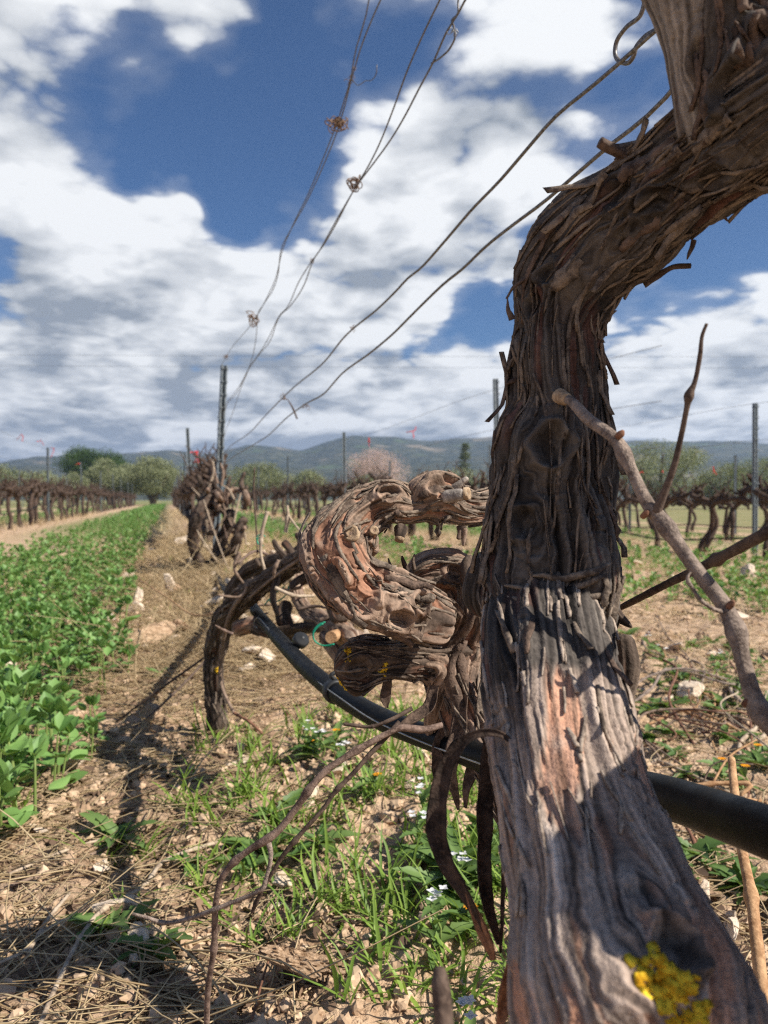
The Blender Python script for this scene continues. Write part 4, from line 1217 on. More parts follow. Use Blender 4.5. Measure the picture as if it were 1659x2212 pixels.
# ------------------------------------------------------------------ vine in front of the tall post
def build_far_head():
    rnd = np.random.default_rng(41)
    g = G(448, 1243)
    root = add('headed_grapevine', None, label='knotted grapevine head standing in front of the tall steel post', cat='grapevine', loc=g)
    base = np.array(root.location); d = float(g[1])

    def W(rows, n, nt, seed, amp=1.3, mat='bark_dark', name='arm'):
        b = Bark(px_ctrl([(u, v, d + dd, w) for (u, v, dd, w) in rows]), n, nt, seed=seed, amp=amp, warp=1.2, lump=.9)
        o = add(name, b.mesh(name, M[mat]), root); o.location = [-c for c in base]
    W([(448, 1262, .0, 30), (445, 1240, 0, 26), (428, 1210, -.05, 22), (417, 1165, -.1, 24), (424, 1120, -.15, 26), (445, 1085, -.1, 28), (470, 1070, 0, 30)], 130, 28, 1.1, 1.3, 'bark_dark', 'trunk')
    W([(470, 1262, .1, 30), (468, 1225, .1, 28), (474, 1180, .1, 26), (490, 1140, .1, 24), (500, 1100, .05, 24)], 110, 26, 5.1, 1.3, 'bark_dark', 'trunk')
    for i in range(13):
        u, v = 425 + rnd.uniform(0, 100), 1048 + rnd.uniform(0, 90)
        a = rnd.uniform(0, 6.28); r = rnd.uniform(18, 38)
        rows = [(u + r * math.cos(a + t) * (.4 + .6 * t / 2.6) + rnd.normal(0, 3), v + r * .8 * math.sin(a + t), rnd.uniform(-.2, .2), rnd.uniform(8, 14)) for t in np.linspace(0, rnd.uniform(1.5, 3.2), 5)]
        W(rows, 60, 18, i * 3.7, 1.3, 'bark_warm' if i % 2 else 'bark_dark')
    W([(500, 1200, 0, 20), (515, 1160, -.1, 22), (520, 1130, -.1, 20), (535, 1120, -.1, 18)], 60, 20, 55.0)
    W([(520, 1230, .0, 20), (505, 1195, 0, 20), (482, 1195, 0, 18), (460, 1215, 0, 18), (440, 1222, 0, 18)], 70, 20, 57.0)
    for i in range(18):
        u, v = 420 + rnd.uniform(0, 115), 1060 + rnd.uniform(0, 140); a = rnd.uniform(-1, 1)
        o = cane('cane', [(u, v, d - .1, 4), (u + 12 * a + rnd.normal(0, 5), v - 22, d - .1, 3.4), (u + 34 * a, v - rnd.uniform(30, 60), d - .1, 2)], ('cane', 'cane_pale', 'cane_brown')[i % 3], root, (.5,), i, 20, 6); o.location = [-c for c in base]
    for i in range(16):
        u, v = 415 + rnd.uniform(0, 115), 1030 + rnd.uniform(0, 50)
        W([(u, v + 22, rnd.uniform(-.1, .1), 12), (u + rnd.normal(0, 4), v + 8, 0, 10), (u + rnd.normal(0, 8), v - rnd.uniform(4, 18), 0, 8)], 16, 12, i * 5.1, .7, 'bark_dark', 'spur')
    for rows, mat in (([(432, 1190, -.1, 3), (450, 1120, -.1, 3), (440, 1080, -.1, 3)], 'cane_pale'), ([(470, 1215, -.2, 4), (440, 1170, -.2, 3), (425, 1145, -.2, 3)], 'cane_pale'), ([(440, 1080, -.2, 3), (456, 1130, -.2, 3), (478, 1190, -.2, 3), (500, 1250, -.2, 3)], 'cane_pale'),
                      ([(505, 1130, -.2, 5), (512, 1095, -.2, 5), (520, 1065, -.2, 4)], 'cane_pale'), ([(456, 1040, -.1, 8), (462, 1020, -.1, 6), (460, 995, -.1, 3)], 'cane_pale'), ([(470, 1045, -.1, 7), (462, 1015, -.1, 5), (455, 990, -.1, 2)], 'cane'),
                      ([(478, 1050, -.1, 7), (482, 1020, -.1, 6), (476, 1000, -.1, 4)], 'cane')):
        o = cane('cane', [(u, v, d + dd, w) for (u, v, dd, w) in rows], mat, root, (), rnd.uniform(0, 9), 24, 6); o.location = [-c for c in base]


build_far_head()

# ------------------------------------------------------------------ drip pipe with clip, wire and emitter
def build_drip():
    rows = [(1800, 1850, .262, 118), (1660, 1798, .296, 112), (1540, 1755, .335, 100), (1420, 1716, .378, 88), (1300, 1690, .425, 78), (1170, 1668, .48, 69), (1050, 1640, .545, 61), (940, 1598, .61, 54.5), (830, 1556, .68, 49), (740, 1505, .76, 43.5), (670, 1450, .87, 38), (625, 1405, 1.0, 33), (585, 1360, 1.16, 28.6), (556, 1325, 1.35, 24.6), (540, 1300, 1.55, 21.4), (528, 1288, 1.85, 18), (508, 1290, 2.3, 14.4), (486, 1275, 3.0, 11), (470, 1245, 4.0, 8.3), (452, 1222, 5.0, 6.6)]
    root = add('drip_pipe', mesh_np('drip_pipe', *tube(px_ctrl(rows), 260, 28), True, None, M['pipe']), label='black drip irrigation pipe sagging along the near vine row', cat='pipe')
    # clip ring with its tongue
    c = catmull(px_ctrl(rows), 1200)[0]
    pu, pv, _ = proj(c[:, :3]); i = int(np.argmin((pu - 722) ** 2 + (pv - 1497) ** 2))
    p, r = c[i, :3], c[i, 3]; T = c[i + 3, :3] - c[i - 3, :3]; T /= np.linalg.norm(T)
    a = np.cross(T, (0, 0, 1)); a /= np.linalg.norm(a); b = np.cross(a, T)
    rings = []
    for off, rad in ((-.006, 1.0), (-.006, 1.22), (-.002, 1.26), (.002, 1.26), (.006, 1.22), (.006, 1.0)):
        th = np.linspace(0, 2 * np.pi, 24, endpoint=False)
        rings.append(p + T * off + (a * np.cos(th)[:, None] + b * np.sin(th)[:, None]) * r * rad)
    me = mesh_np('pipe_clip', np.vstack(rings), grid_faces(6, 24), True, None, M['plastic'])
    clip = add('pipe_clip', me, root)
    pts = [p + b * r * 1.2, p + b * r * 1.7 - a * .004, p + b * r * 1.9 + a * .003, p + b * r * 1.3 + a * .006]
    add('hook', mesh_np('hook', *tube(np.array([list(q) + [.0022] for q in pts]), 20, 8), True, None, M['plastic']), clip)
    i = int(np.argmin((pu - 628) ** 2 + (pv - 1406) ** 2)); p = c[i, :3] + np.array((.012, -.004, .012))
    V = []
    th = np.linspace(0, 2 * np.pi, 16, endpoint=False)
    ax = np.array((.5, -.6, .62)); ax /= np.linalg.norm(ax); a = np.cross(ax, (1, 0, 0)); a /= np.linalg.norm(a); b = np.cross(ax, a)
    for h, rad in ((-.012, .006), (0, .007), (.001, .0105), (.008, .0110), (.011, .009), (.0115, .004), (.014, .003), (.014, .0001)):
        V.append(p + ax * h + (a * np.cos(th)[:, None] + b * np.sin(th)[:, None]) * rad)
    add('emitter', mesh_np('emitter', np.vstack(V), grid_faces(8, 16), True, None, M['plastic']), root)
    wire = [(1050, 1655, .515, 4), (960, 1622, .57, 3.6), (880, 1590, .62, 3.4), (800, 1552, .67, 3.2), (735, 1508, .735, 3), (690, 1475, .80, 2.8), (640, 1425, .93, 2.6), (610, 1398, 1.02, 2.4), (575, 1352, 1.15, 2.2), (555, 1335, 1.25, 2.2), (548, 1350, 1.28, 2.2), (556, 1356, 1.26, 2.2)]
    add('support_wire', mesh_np('support_wire', *tube(px_ctrl(wire), 120, 7), True, None, M['wire_grey']), label='thin grey wire stretched along the drip pipe', cat='wire')


build_drip()

# ------------------------------------------------------------------ posts
def post_mesh(h, w=.058, hooks=False):
    """hat-section steel post standing on the origin"""
    t = .0035; a = w / 2
    prof = [(-a, 0), (-a * .55, 0), (-a * .42, .030), (a * .42, .030), (a * .55, 0), (a, 0), (a, t), (a * .55 + t, t), (a * .42 + t, .030 + t), (-a * .42 - t, .030 + t), (-a * .55 - t, t), (-a, t)]
    n = len(prof)
    zs = [-.3, h]
    V = np.array([(x, y, z) for z in zs for (x, y) in prof])
    j = np.arange(n); j2 = (j + 1) % n
    F = [np.stack([j, j2, n + j2, n + j], 1)]
    top = np.array([(n + 0, n + 1, n + 10, n + 11), (n + 1, n + 2, n + 9, n + 10), (n + 2, n + 3, n + 8, n + 9), (n + 3, n + 4, n + 7, n + 8), (n + 4, n + 5, n + 6, n + 7)])
    F.append(top)
    return mesh_np('post', V, [np.concatenate(F)], False, None, M['galv'])


ORD = ['first', 'second', 'third', 'fourth', 'fifth', 'sixth', 'seventh', 'eighth', 'ninth', 'tenth', 'eleventh', 'twelfth', 'thirteenth', 'fourteenth', 'fifteenth', 'sixteenth',
       'seventeenth', 'eighteenth', 'nineteenth', 'twentieth']
ROW_TXT = {-3: 'third row left of the bean strip', -2: 'second row left of the bean strip', -1: 'row just left of the bean strip', 0: 'near row of the old vine', 1: 'first row right of the near row',
           2: 'second row right of the near row', 3: 'third row right of the near row', 4: 'fourth row right of the near row', 5: 'fifth row right of the near row'}
POST_Y0 = {-3: 16.0, -2: 13.5, -1: 15.3, 0: 6.15, 1: 6.8, 2: 7.3, 3: 7.6, 4: 8.6, 5: 11}
PM = post_mesh(1.53)
HOOK = None
for k in range(-3, 5):
    y = POST_Y0[k]; i = 0
    step = 6.05
    while y < (56 if k in (-1, 0, 1) else 44):
        x = row_x(k, y)
        u = CX + FPX * x / y
        if -40 < u < 1700:
            lean = [random.gauss(0, .012), random.gauss(0, .012)]
            if (k, i) == (0, 0): lean = [0.02, .045]
            if (k, i) == (0, 1): lean = [0.0, -.05]
            pos = 'tall grey steel post' if (k, i) == (0, 0) else 'grey steel trellis post'
            lab = 'tall grey notched steel post in line with the old vine' if (k, i) == (0, 0) else f'steel post, {ORD[i]} along the {ROW_TXT[k]}'
            o = add('trellis_post', PM, label=lab, cat='post', group='steel trellis posts', loc=(x, y, float(ground_z(x, y)) - (0 if k < 2 else .06)))
            s = 1.0 + random.uniform(-.04, .04)
            o.scale = (1, 1, s if (k, i) != (0, 0) else 1.0)
            o.rotation_euler = (lean[0], lean[1], math.atan(-ROW_M) + R(random.choice((90, 90, 75, 20)) if (k, i) != (0, 0) else 35))
            if y < 9:
                if HOOK is None:
                    mb = MB(); mb.put(*box(0, -.006, 0, .010, .012, .004)); mb.put(*box(0, -.011, .006, .010, .003, .014)); HOOK = mb.mesh('wire_hook', M['galv'], False)
                for z in np.arange(.55, 1.5, .105):
                    for sx in (-.0215, .0215):
                        add('wire_hook', HOOK, o, loc=(sx, 0.0, z))
        y += step; i += 1

# ------------------------------------------------------------------ bare vines along the rows
def vine_proto(seed):
    """trunk, two arms along the row and pruned spurs, about 0.6 m tall; a thing with its parts, hidden under no one"""
    rnd = np.random.default_rng(seed)
    parts = []
    hd = .46 + rnd.uniform(-.04, .05)
    lean = rnd.uniform(-.13, .13)
    def tb(pts, r0, r1, n=12, nt=7, s=0):
        c = np.array([list(p) + [r0 + (r1 - r0) * i / (len(pts) - 1)] for i, p in enumerate(pts)])
        return tube(c, n, nt, wob=.45, seed=s + seed)
    top = np.array((lean, rnd.normal(0, .02), hd))
    mb = MB()
    mb.put(*tb([(0, 0, -.06), (rnd.normal(0, .02), rnd.normal(0, .02), .12), (lean * .4 + rnd.normal(0, .03), rnd.normal(0, .03), .28), top], .030, .024, 16, 9, 1))
    if rnd.random() < .5:
        mb.put(*tb([(.03, 0, -.06), (.06 + rnd.normal(0, .02), .02, .15), (lean * .4 + .05, rnd.normal(0, .03), .3), top], .024, .024, 14, 8, 2))
    parts.append(('trunk', mb))
    for sg in (-1, 1):
        mb = MB()
        ln = rnd.uniform(.38, .58)
        pts = [top]
        for t in np.linspace(.2, 1, 5):
            pts.append(top + np.array((sg * ln * t, rnd.normal(0, .03), .06 * math.sin(t * 3) + rnd.normal(0, .025) + .03)))
        mb.put(*tb(pts, .026, .019, 22, 8, 3 + sg))
        for q in range(rnd.integers(9, 13)):
            t = rnd.uniform(.05, 1); p = pts[0] * (1 - t) + pts[-1] * t; p = np.array((p[0], p[1], np.interp(t, np.linspace(0, 1, 6), [a[2] for a in pts])))
            a1 = rnd.uniform(.05, .11); dx, dy = rnd.normal(0, .05), rnd.normal(0, .05)
            m1 = p + np.array((dx * .5 + rnd.normal(0, .02), dy * .5, a1 * .6)); e = p + np.array((dx, dy, a1))
            mb.put(*tb([p, m1, e], .017, .011, 7, 6, q))
            if rnd.random() < .8:
                e2 = e + np.array((rnd.normal(0, .05), rnd.normal(0, .05), rnd.uniform(.0, .08)))
                mb.put(*tb([m1, (m1 + e2) / 2 + rnd.normal(0, .012, 3), e2], .010, .006, 6, 5, q + 9))
            if rnd.random() < .6:
                e2 = e + np.array((rnd.normal(0, .09), rnd.normal(0, .07), rnd.uniform(.03, .20)))
                mb.put(*tb([e, (e + e2) / 2 + rnd.normal(0, .015, 3), e2], .005, .003, 6, 4, q + 19))
        parts.append(('arm', mb))
    return [(nm, mb.mesh(nm, M['vine_far'])) for nm, mb in parts]


VP = [vine_proto(s) for s in range(60, 69)]
far_mb = []
nv = 0
for k in (0, -1, 1, 2, 3, -2, 4):
    y = {0: 6.7, -1: 11.2, 1: 6.4, 2: 5.9, 3: 7.4, -2: 14, 4: 10}[k] + .3
    i = 0
    ymax = {0: 60, -1: 56, 1: 50, 2: 42, 3: 36, -2: 40, 4: 34}[k]
    while y < ymax:
        x = row_x(k, y) + random.gauss(0, .03)
        u = CX + FPX * x / y
        if -60 < u < 1720:
            pr = VP[(nv * 5 + i * 3) % len(VP)]
            lab = f'bare pruned grapevine, {ORD[i]} along the {ROW_TXT[k]}' if i < 20 else f'small distant bare grapevine far along the {ROW_TXT[k]}'
            o = add('row_grapevine', None, label=lab, cat='grapevine', group='bare vines along the ' + ROW_TXT[k], loc=(x, y, float(ground_z(x, y)) - (0 if k < 2 else .05)))
            flip = math.pi if random.random() < .5 else 0
            o.rotation_euler = (random.gauss(0, .05), random.gauss(0, .04), math.atan2(1, ROW_M) + flip + random.gauss(0, .08))
            s = random.uniform(1.02, 1.25); o.scale = (s, s, s * random.uniform(.94, 1.06))
            for (nm, me) in pr:
                if nm == 'trunk' or y < 40 or True: add(nm, me, o)
            nv += 1; i += 1
        y += random.uniform(.80, 1.0) * (1 if y < 22 else 1.6)
print('row vines', nv)

# ------------------------------------------------------------------ wires of the near row (traced bends keep their depth in the row's plane)
def row_depth(u): return np.clip(FPX * ROW_C[0] / np.maximum(u - 364, 40), .35, 7.0)


def near_wire(pts, label, rad=.00165, mat='wire', shift=0.0, name='trellis_wire'):
    rows = []
    for (u, v) in pts:
        d = float(row_depth(u)) + shift
        rows.append(list(P(u, v, d)) + [rad])
    V, F = tube(np.array(rows), max(60, len(pts) * 9), 8)
    return add(name, mesh_np(name, V, F, True, None, M[mat]), label=label, cat='wire', group='trellis wires of the near row')


near_wire([(782, -60), (797, 0), (783, 60), (768, 110), (757, 172), (744, 215), (731, 258), (719, 290), (697, 345), (663, 425), (638, 475), (609, 545), (597, 596), (573, 650), (546, 696), (520, 728), (505, 745), (484, 778), (476, 795)], 'upper slack wire, leftmost at the top edge', .0014)
near_wire([(850, -60), (822, 0), (800, 50), (777, 110), (767, 145), (758, 175), (748, 216), (738, 252), (726, 290), (704, 345), (664, 432), (633, 488), (606, 545), (601, 590), (590, 625), (571, 655), (556, 685), (554, 720), (549, 755), (536, 800), (520, 840), (505, 885), (488, 930), (474, 965), (466, 1000)], 'upper slack wire, second from the left at the top edge', .0014)
near_wire([(990, -80), (950, 0), (915, 72), (880, 152), (848, 240), (820, 310), (795, 360), (775, 393), (752, 432), (723, 482), (688, 545), (675, 562), (645, 610), (623, 660), (603, 683), (580, 730), (563, 759), (538, 795), (519, 831), (496, 862), (480, 884), (468, 905)], 'middle wire, left one of its pair', .0014)
near_wire([(1050, -70), (1005, 0), (988, 32), (963, 72), (938, 130), (905, 192), (875, 250), (845, 300), (812, 346), (790, 375), (768, 405), (750, 437), (728, 480), (700, 528), (677, 562), (657, 615), (628, 660), (602, 687), (584, 735), (558, 768), (536, 800), (512, 848), (494, 868), (488, 880), (478, 905), (468, 930)], 'middle wire, right one of its pair', .0014)
near_wire([(1659, -110), (1560, -30), (1500, 12), (1440, 45), (1400, 80), (1345, 130), (1280, 186), (1200, 252), (1130, 332), (1080, 390), (1020, 452), (960, 522), (910, 578), (880, 602), (858, 626), (815, 668), (765, 708), (742, 730), (700, 782), (640, 832), (612, 858), (575, 896), (540, 934), (500, 962), (478, 985), (466, 1000)], 'lower wire, upper one of its pair', .0019)
near_wire([(1760, -80), (1659, -5), (1600, 38), (1530, 105), (1475, 165), (1430, 220), (1380, 266), (1320, 312), (1250, 372), (1180, 432), (1100, 492), (1050, 532), (1000, 580), (960, 612), (915, 655), (880, 690), (850, 720), (800, 762), (740, 806), (700, 850), (668, 868), (655, 876), (620, 902), (580, 940), (545, 962), (500, 990), (470, 1012)], 'lower wire, running close behind the trunk of the old vine', .0019)
near_wire([(1400, -60), (1393, 0), (1384, 32), (1352, 60), (1332, 90), (1329, 118), (1341, 134), (1360, 134), (1370, 118), (1374, 102), (1392, 80), (1420, 62), (1450, 38), (1500, 5)], 'bent wire end hooked round the lower wire', .0019, 'wire', .004, 'wire_hook_end')
near_wire([(1003, -40), (990, 0), (989, 28), (976, 44), (980, 56), (983, 80), (972, 104), (952, 124), (932, 137)], 'curled loose wire end hanging from the middle wire', .0013, 'wire', .004, 'loose_wire_end')
near_wire([(757, 172), (764, 176), (772, 184), (782, 180), (788, 175), (804, 172), (813, 158), (814, 140)], 'curled wire end sticking out from the upper wire', .0009, 'wire', .01, 'loose_wire_end')


def tangle(u, v, label, size, loops, seed, mat='rust'):
    """old tendrils wound round the wires"""
    rnd = np.random.default_rng(seed)
    d = float(row_depth(u)); mb = MB()
    for q in range(loops):
        c = np.array(P(u, v, d)) + rnd.normal(0, size * .35, 3)
        a = rnd.normal(size=3); a /= np.linalg.norm(a); b = np.cross(a, rnd.normal(size=3)); b /= np.linalg.norm(b)
        r = size * rnd.uniform(.35, .75)
        pts = [c + (a * math.cos(t) + b * math.sin(t)) * r * (1 + .12 * math.sin(3 * t)) + np.cross(a, b) * r * .15 * t for t in np.linspace(0, rnd.uniform(4, 7.5), 12)]
        V, F = tube(np.array([list(p) + [size * .07] for p in pts]), 40, 6)
        mb.put(V, F, (rnd.random(),) * 3)
    add('dry_tendril', mb.mesh('dry_tendril', M[mat]), label=label, cat='tendril', group='dry tendrils wound on the wires')


tangle(733, 262, 'biggest rusty tangle of tendrils, on the upper wires', .019, 12, 1)
tangle(722, 270, 'coiled tendril ring hanging on the upper wires', .016, 4, 9)
tangle(768, 398, 'rusty tangle of tendrils where the middle wires meet', .015, 11, 2)
tangle(757, 172, 'small tendril knot high on the upper wires', .008, 5, 3)
tangle(766, 150, 'tiny tendril twist above the knot on the upper wires', .006, 3, 13)
tangle(542, 690, 'dry tendril tangle on the upper wire near the post', .030, 8, 4)
tangle(675, 562, 'small knot on the middle wires below the tangle', .007, 5, 5)
tangle(764, 708, 'small knot halfway along the lower wire', .006, 5, 6)
tangle(612, 858, 'knot on the lower wire from which a twig hangs', .011, 5, 7)
tangle(660, 874, 'dark coil on the lowest wire left of the trunk', .010, 5, 8)
tangle(490, 770, 'little tendril knot close to the top of the tall post', .018, 5, 10)
tangle(981, 68, 'wire coil wound on the curled loose end', .006, 6, 11, 'wire_grey')
add('hanging_twig', mesh_np('hanging_twig', *cane_geo([(612, 858, 2.55, 2), (622, 864, 2.55, 2), (627, 872, 2.55, 3), (634, 885, 2.55, 4), (642, 905, 2.55, 4)], 30, 7), True, None, M['cane_dark']), label='short twig hanging from the lower wire', cat='twig')

# wires of the other rows, one span after another
for k in (-2, -1, 1, 2, 3, 4):
    for hgt, nm in ((1.47, 'top'), (1.12, 'middle'), (.86, 'lower')):
        y0, y1 = {-2: (7, 44), -1: (7.2, 52), 1: (4.6, 46), 2: (4.4, 40), 3: (4.6, 36), 4: (5, 34)}[k]
        ys = np.arange(y0, y1, 1.5)
        ph = (ys - POST_Y0[k]) / 6.05
        sag = .06 * (1 - (2 * (ph - np.floor(ph)) - 1) ** 2)
        c = np.stack([row_x(k, ys) + .012 * np.sin(ys * 3.1 + k), ys, ground_z(row_x(k, ys), ys) + hgt - sag + .01 * np.sin(ys * 5 + hgt * 9), np.full_like(ys, .0019)], 1)
        add('trellis_wire', mesh_np('trellis_wire', *tube(c, len(ys) * 3, 5), True, None, M['wire_grey']), label=f'{nm} trellis wire of the {ROW_TXT[k]}', cat='wire', group='trellis wires of the other rows')
for k in (-1, 1, 2, 3):
    y0, y1 = {-1: (8, 50), 1: (5.2, 44), 2: (4.4, 38), 3: (5.5, 34)}[k]
    ys = np.arange(y0, y1, .55)
    c = np.stack([row_x(k, ys) + .02 * np.sin(ys * 2), ys, ground_z(row_x(k, ys), ys) + (.30 if k < 2 else .17) + .06 * np.sin(ys * 1.03 + k) + .02 * np.sin(ys * 2.7), np.full_like(ys, .009)], 1)
    add('drip_pipe', mesh_np('drip_pipe', *tube(c, len(ys) * 3, 8), True, None, M['pipe']), label=f'black drip pipe looping along the {ROW_TXT[k]}', cat='pipe')

# red tape tied to wires and posts
def tape(p, label, size, seed):
    """two short tails of thin tape knotted on"""
    rnd = np.random.default_rng(seed); mb = MB(); size *= .75
    for q in range(3):
        pts = [rnd.normal(0, size * .03, 3)]
        dr = np.array((rnd.normal(0, .5), rnd.normal(0, .4), rnd.uniform(-1.2, -.2)))
        for s in range(4):
            dr = dr + rnd.normal(0, .5, 3); pts.append(pts[-1] + dr * size * .085)
        S, _ = catmull(np.array([list(x) + [1] for x in pts]), 16)
        C = S[:, :3]; T, A, B = frames(C)
        w = size * .028
        Vt = np.stack([C - B * w, C + B * w, C + B * w + A * .0015, C - B * w + A * .0015], 1).reshape(-1, 3)
        mb.put(Vt, grid_faces(16, 4), (.5,) * 3)
    add('red_tape', mb.mesh('red_tape', M['tape']), label=label, cat='tape', group='strips of red marker tape', loc=p)


tape(P(428, 975, 11.8), 'red marker tape wound down the second post of the near row', .42, 1)
tape(P(430, 995, 11.8), 'red marker tape end trailing right of that post', .3, 2)
tape(P(893, 930, 10), 'red marker tape on the wire above the blossoming tree', .26, 3)
tape(P(797, 946, 12.5), 'red marker tape on the wire left of the blossoming tree', .26, 4)
tape(P(48, 938, 11.5), 'red marker tape high on the wire at the left edge', .2, 5)
tape(P(88, 952, 13), 'red marker tape on the wire beside the leftmost tall post', .2, 6)
tape(P(118, 968, 15), 'red marker tape just right of the leftmost tall post', .25, 7)
tape(P(172, 1000, 19), 'red marker tape in front of the round pine', .25, 8)
tape(P(1432, 1017, 14), 'red marker tape in front of the right-hand olive', .2, 9)
tape(P(1540, 1008, 14), 'red marker tape on the wire near the right edge', .28, 10)
tape(P(1388, 1018, 14), 'red marker tape close to the right side of the trunk', .18, 11)

# overhead cables far behind
for v0, v1, lab in ((764, 772, 'upper overhead cable crossing the sky'), (787, 796, 'lower overhead cable crossing the sky')):
    c = np.array([list(P(u, v0 + (v1 - v0) * (u + 400) / 2500 + 2 * math.cos((u - 600) / 700), 150)) + [.022] for u in (-400, 100, 600, 1100, 1600, 2100)])
    add('overhead_cable', mesh_np('overhead_cable', *tube(c, 60, 6), True, None, M['cable']), label=lab, cat='cable')

# ------------------------------------------------------------------ scattering helpers
def rejection(n, x0, x1, y0, y1, dens, rnd, power=1.0):
    """points with density dens(x, y); more tries near the camera"""
    out = []
    tot = 0
    while tot < n:
        m = max(2000, n * 3)
        y = y0 * (y1 / y0) ** rnd.random(m) if power == 1.0 else y0 + (y1 - y0) * rnd.random(m)
        x = x0 + (x1 - x0) * rnd.random(m)
        u = CX + FPX * x / np.maximum(y, .1)
        keep = (rnd.random(m) < dens(x, y)) & (u > -160) & (u < 1820)
        out.append(np.stack([x[keep], y[keep]], 1)); tot += keep.sum()
        if len(out) > 60: break
    return np.concatenate(out)[:n]


def blades(xy, L, W, a0, kap, az, rnd, seg=4, flat=True, lift=0.0, tone=None):
    """curved blades rising from the ground: a0 lean from upright, kap extra bend towards the tip"""
    n = len(xy)
    b = np.stack([xy[:, 0], xy[:, 1], ground_at(xy[:, 0], xy[:, 1]) + lift], 1)
    t = np.linspace(0, 1, seg + 1)
    ang = a0[:, None] + kap[:, None] * t[None] ** 1.3
    ds = L[:, None] / seg
    h = np.concatenate([np.zeros((n, 1)), np.cumsum(np.sin(ang[:, :-1]) * ds, 1)], 1)
    z = np.concatenate([np.zeros((n, 1)), np.cumsum(np.cos(ang[:, :-1]) * ds, 1)], 1)
    dx, dy = np.cos(az)[:, None], np.sin(az)[:, None]
    wig = .12 * L[:, None] * np.sin(t[None] * 3 + rnd.uniform(0, 6, (n, 1))) * t[None]
    C = np.stack([b[:, :1] + h * dx - wig * dy, b[:, 1:2] + h * dy + wig * dx, b[:, 2:] + z], -1)
    side = np.stack([-dy, dx, np.zeros_like(dx)], -1)
    if flat:
        w = W[:, None] * (np.minimum(1, t * 6 + .45) * (1 - t ** 2.2))[None] / 2 + .00015
        up = np.zeros((1, 1, 3)); up[..., 2] = 1
        V = np.stack([C - side * w[..., None], C - np.array((0, 0, 1)) * (w * .35)[..., None], C + side * w[..., None]], 2)
        k = 3
        V = V.reshape(n, -1, 3)
        f = np.concatenate([grid_faces(seg + 1, k, False)])
    else:
        w = W[:, None] * (1 - .35 * t)[None] / 2
        up = np.array((0, 0, 1.0))
        V = np.stack([C + side * w[..., None] * math.cos(q) + up * (w * math.sin(q))[..., None] for q in (0.5, 2.6, 4.7)], 2)
        k = 3
        V = V.reshape(n, -1, 3)
        f = grid_faces(seg + 1, k, True)
    m = V.shape[1]
    F = (f[None] + (np.arange(n) * m)[:, None, None]).reshape(-1, f.shape[1])
    tn = rnd.random(n) if tone is None else tone
    A = np.repeat(np.stack([tn, rnd.random(n), rnd.random(n)], 1), m, 0)
    return V.reshape(-1, 3), F, A


def instance_np(tV, tF, pos, M3, tone):
    """copies of a template with 3 x 3 matrices"""
    V = np.einsum('nij,kj->nki', M3, tV) + pos[:, None, :]
    k = len(tV); n = len(pos)
    F = (tF[None] + (np.arange(n) * k)[:, None, None]).reshape(-1, tF.shape[1])
    return V.reshape(-1, 3), F, np.repeat(np.stack([tone] * 3, 1), k, 0)


def rot_stack(yaw, pitch, roll, scale):
    cy, sy, cp, sp, cr, sr = np.cos(yaw), np.sin(yaw), np.cos(pitch), np.sin(pitch), np.cos(roll), np.sin(roll)
    z = np.zeros_like(cy); o = z + 1
    Rz = np.stack([cy, -sy, z, sy, cy, z, z, z, o], -1).reshape(-1, 3, 3)
    Ry = np.stack([cp, z, -sp, z, o, z, sp, z, cp], -1).reshape(-1, 3, 3)     # tips the +x end up
    Rx = np.stack([o, z, z, z, cr, -sr, z, sr, cr], -1).reshape(-1, 3, 3)
    return Rz @ Ry @ Rx * np.asarray(scale)[:, None, None]


# ------------------------------------------------------------------ stones and clods
def icos(sub=2):
    p = (1 + 5 ** .5) / 2
    V = np.array([(-1, p, 0), (1, p, 0), (-1, -p, 0), (1, -p, 0), (0, -1, p), (0, 1, p), (0, -1, -p), (0, 1, -p), (p, 0, -1), (p, 0, 1), (-p, 0, -1), (-p, 0, 1)], float)
    V /= np.linalg.norm(V[0])
    F = [(0, 11, 5), (0, 5, 1), (0, 1, 7), (0, 7, 10), (0, 10, 11), (1, 5, 9), (5, 11, 4), (11, 10, 2), (10, 7, 6), (7, 1, 8), (3, 9, 4), (3, 4, 2), (3, 2, 6), (3, 6, 8), (3, 8, 9), (4, 9, 5), (2, 4, 11), (6, 2, 10), (8, 6, 7), (9, 8, 1)]
    V = [tuple(v) for v in V]
    for _ in range(sub):
        cache = {}; G2 = []
        def mid(a, b):
            k = (min(a, b), max(a, b))
            if k not in cache:
                m = np.array(V[a]) + np.array(V[b]); m /= np.linalg.norm(m); V.append(tuple(m)); cache[k] = len(V) - 1
            return cache[k]
        for a, b, c in F:
            x, y, z = mid(a, b), mid(b, c), mid(c, a)
            G2 += [(a, x, z), (b, y, x), (c, z, y), (x, y, z)]
        F = G2
    return np.array(V), np.array(F)


IV, IF_ = icos(3)
IV1, IF1 = icos(1)


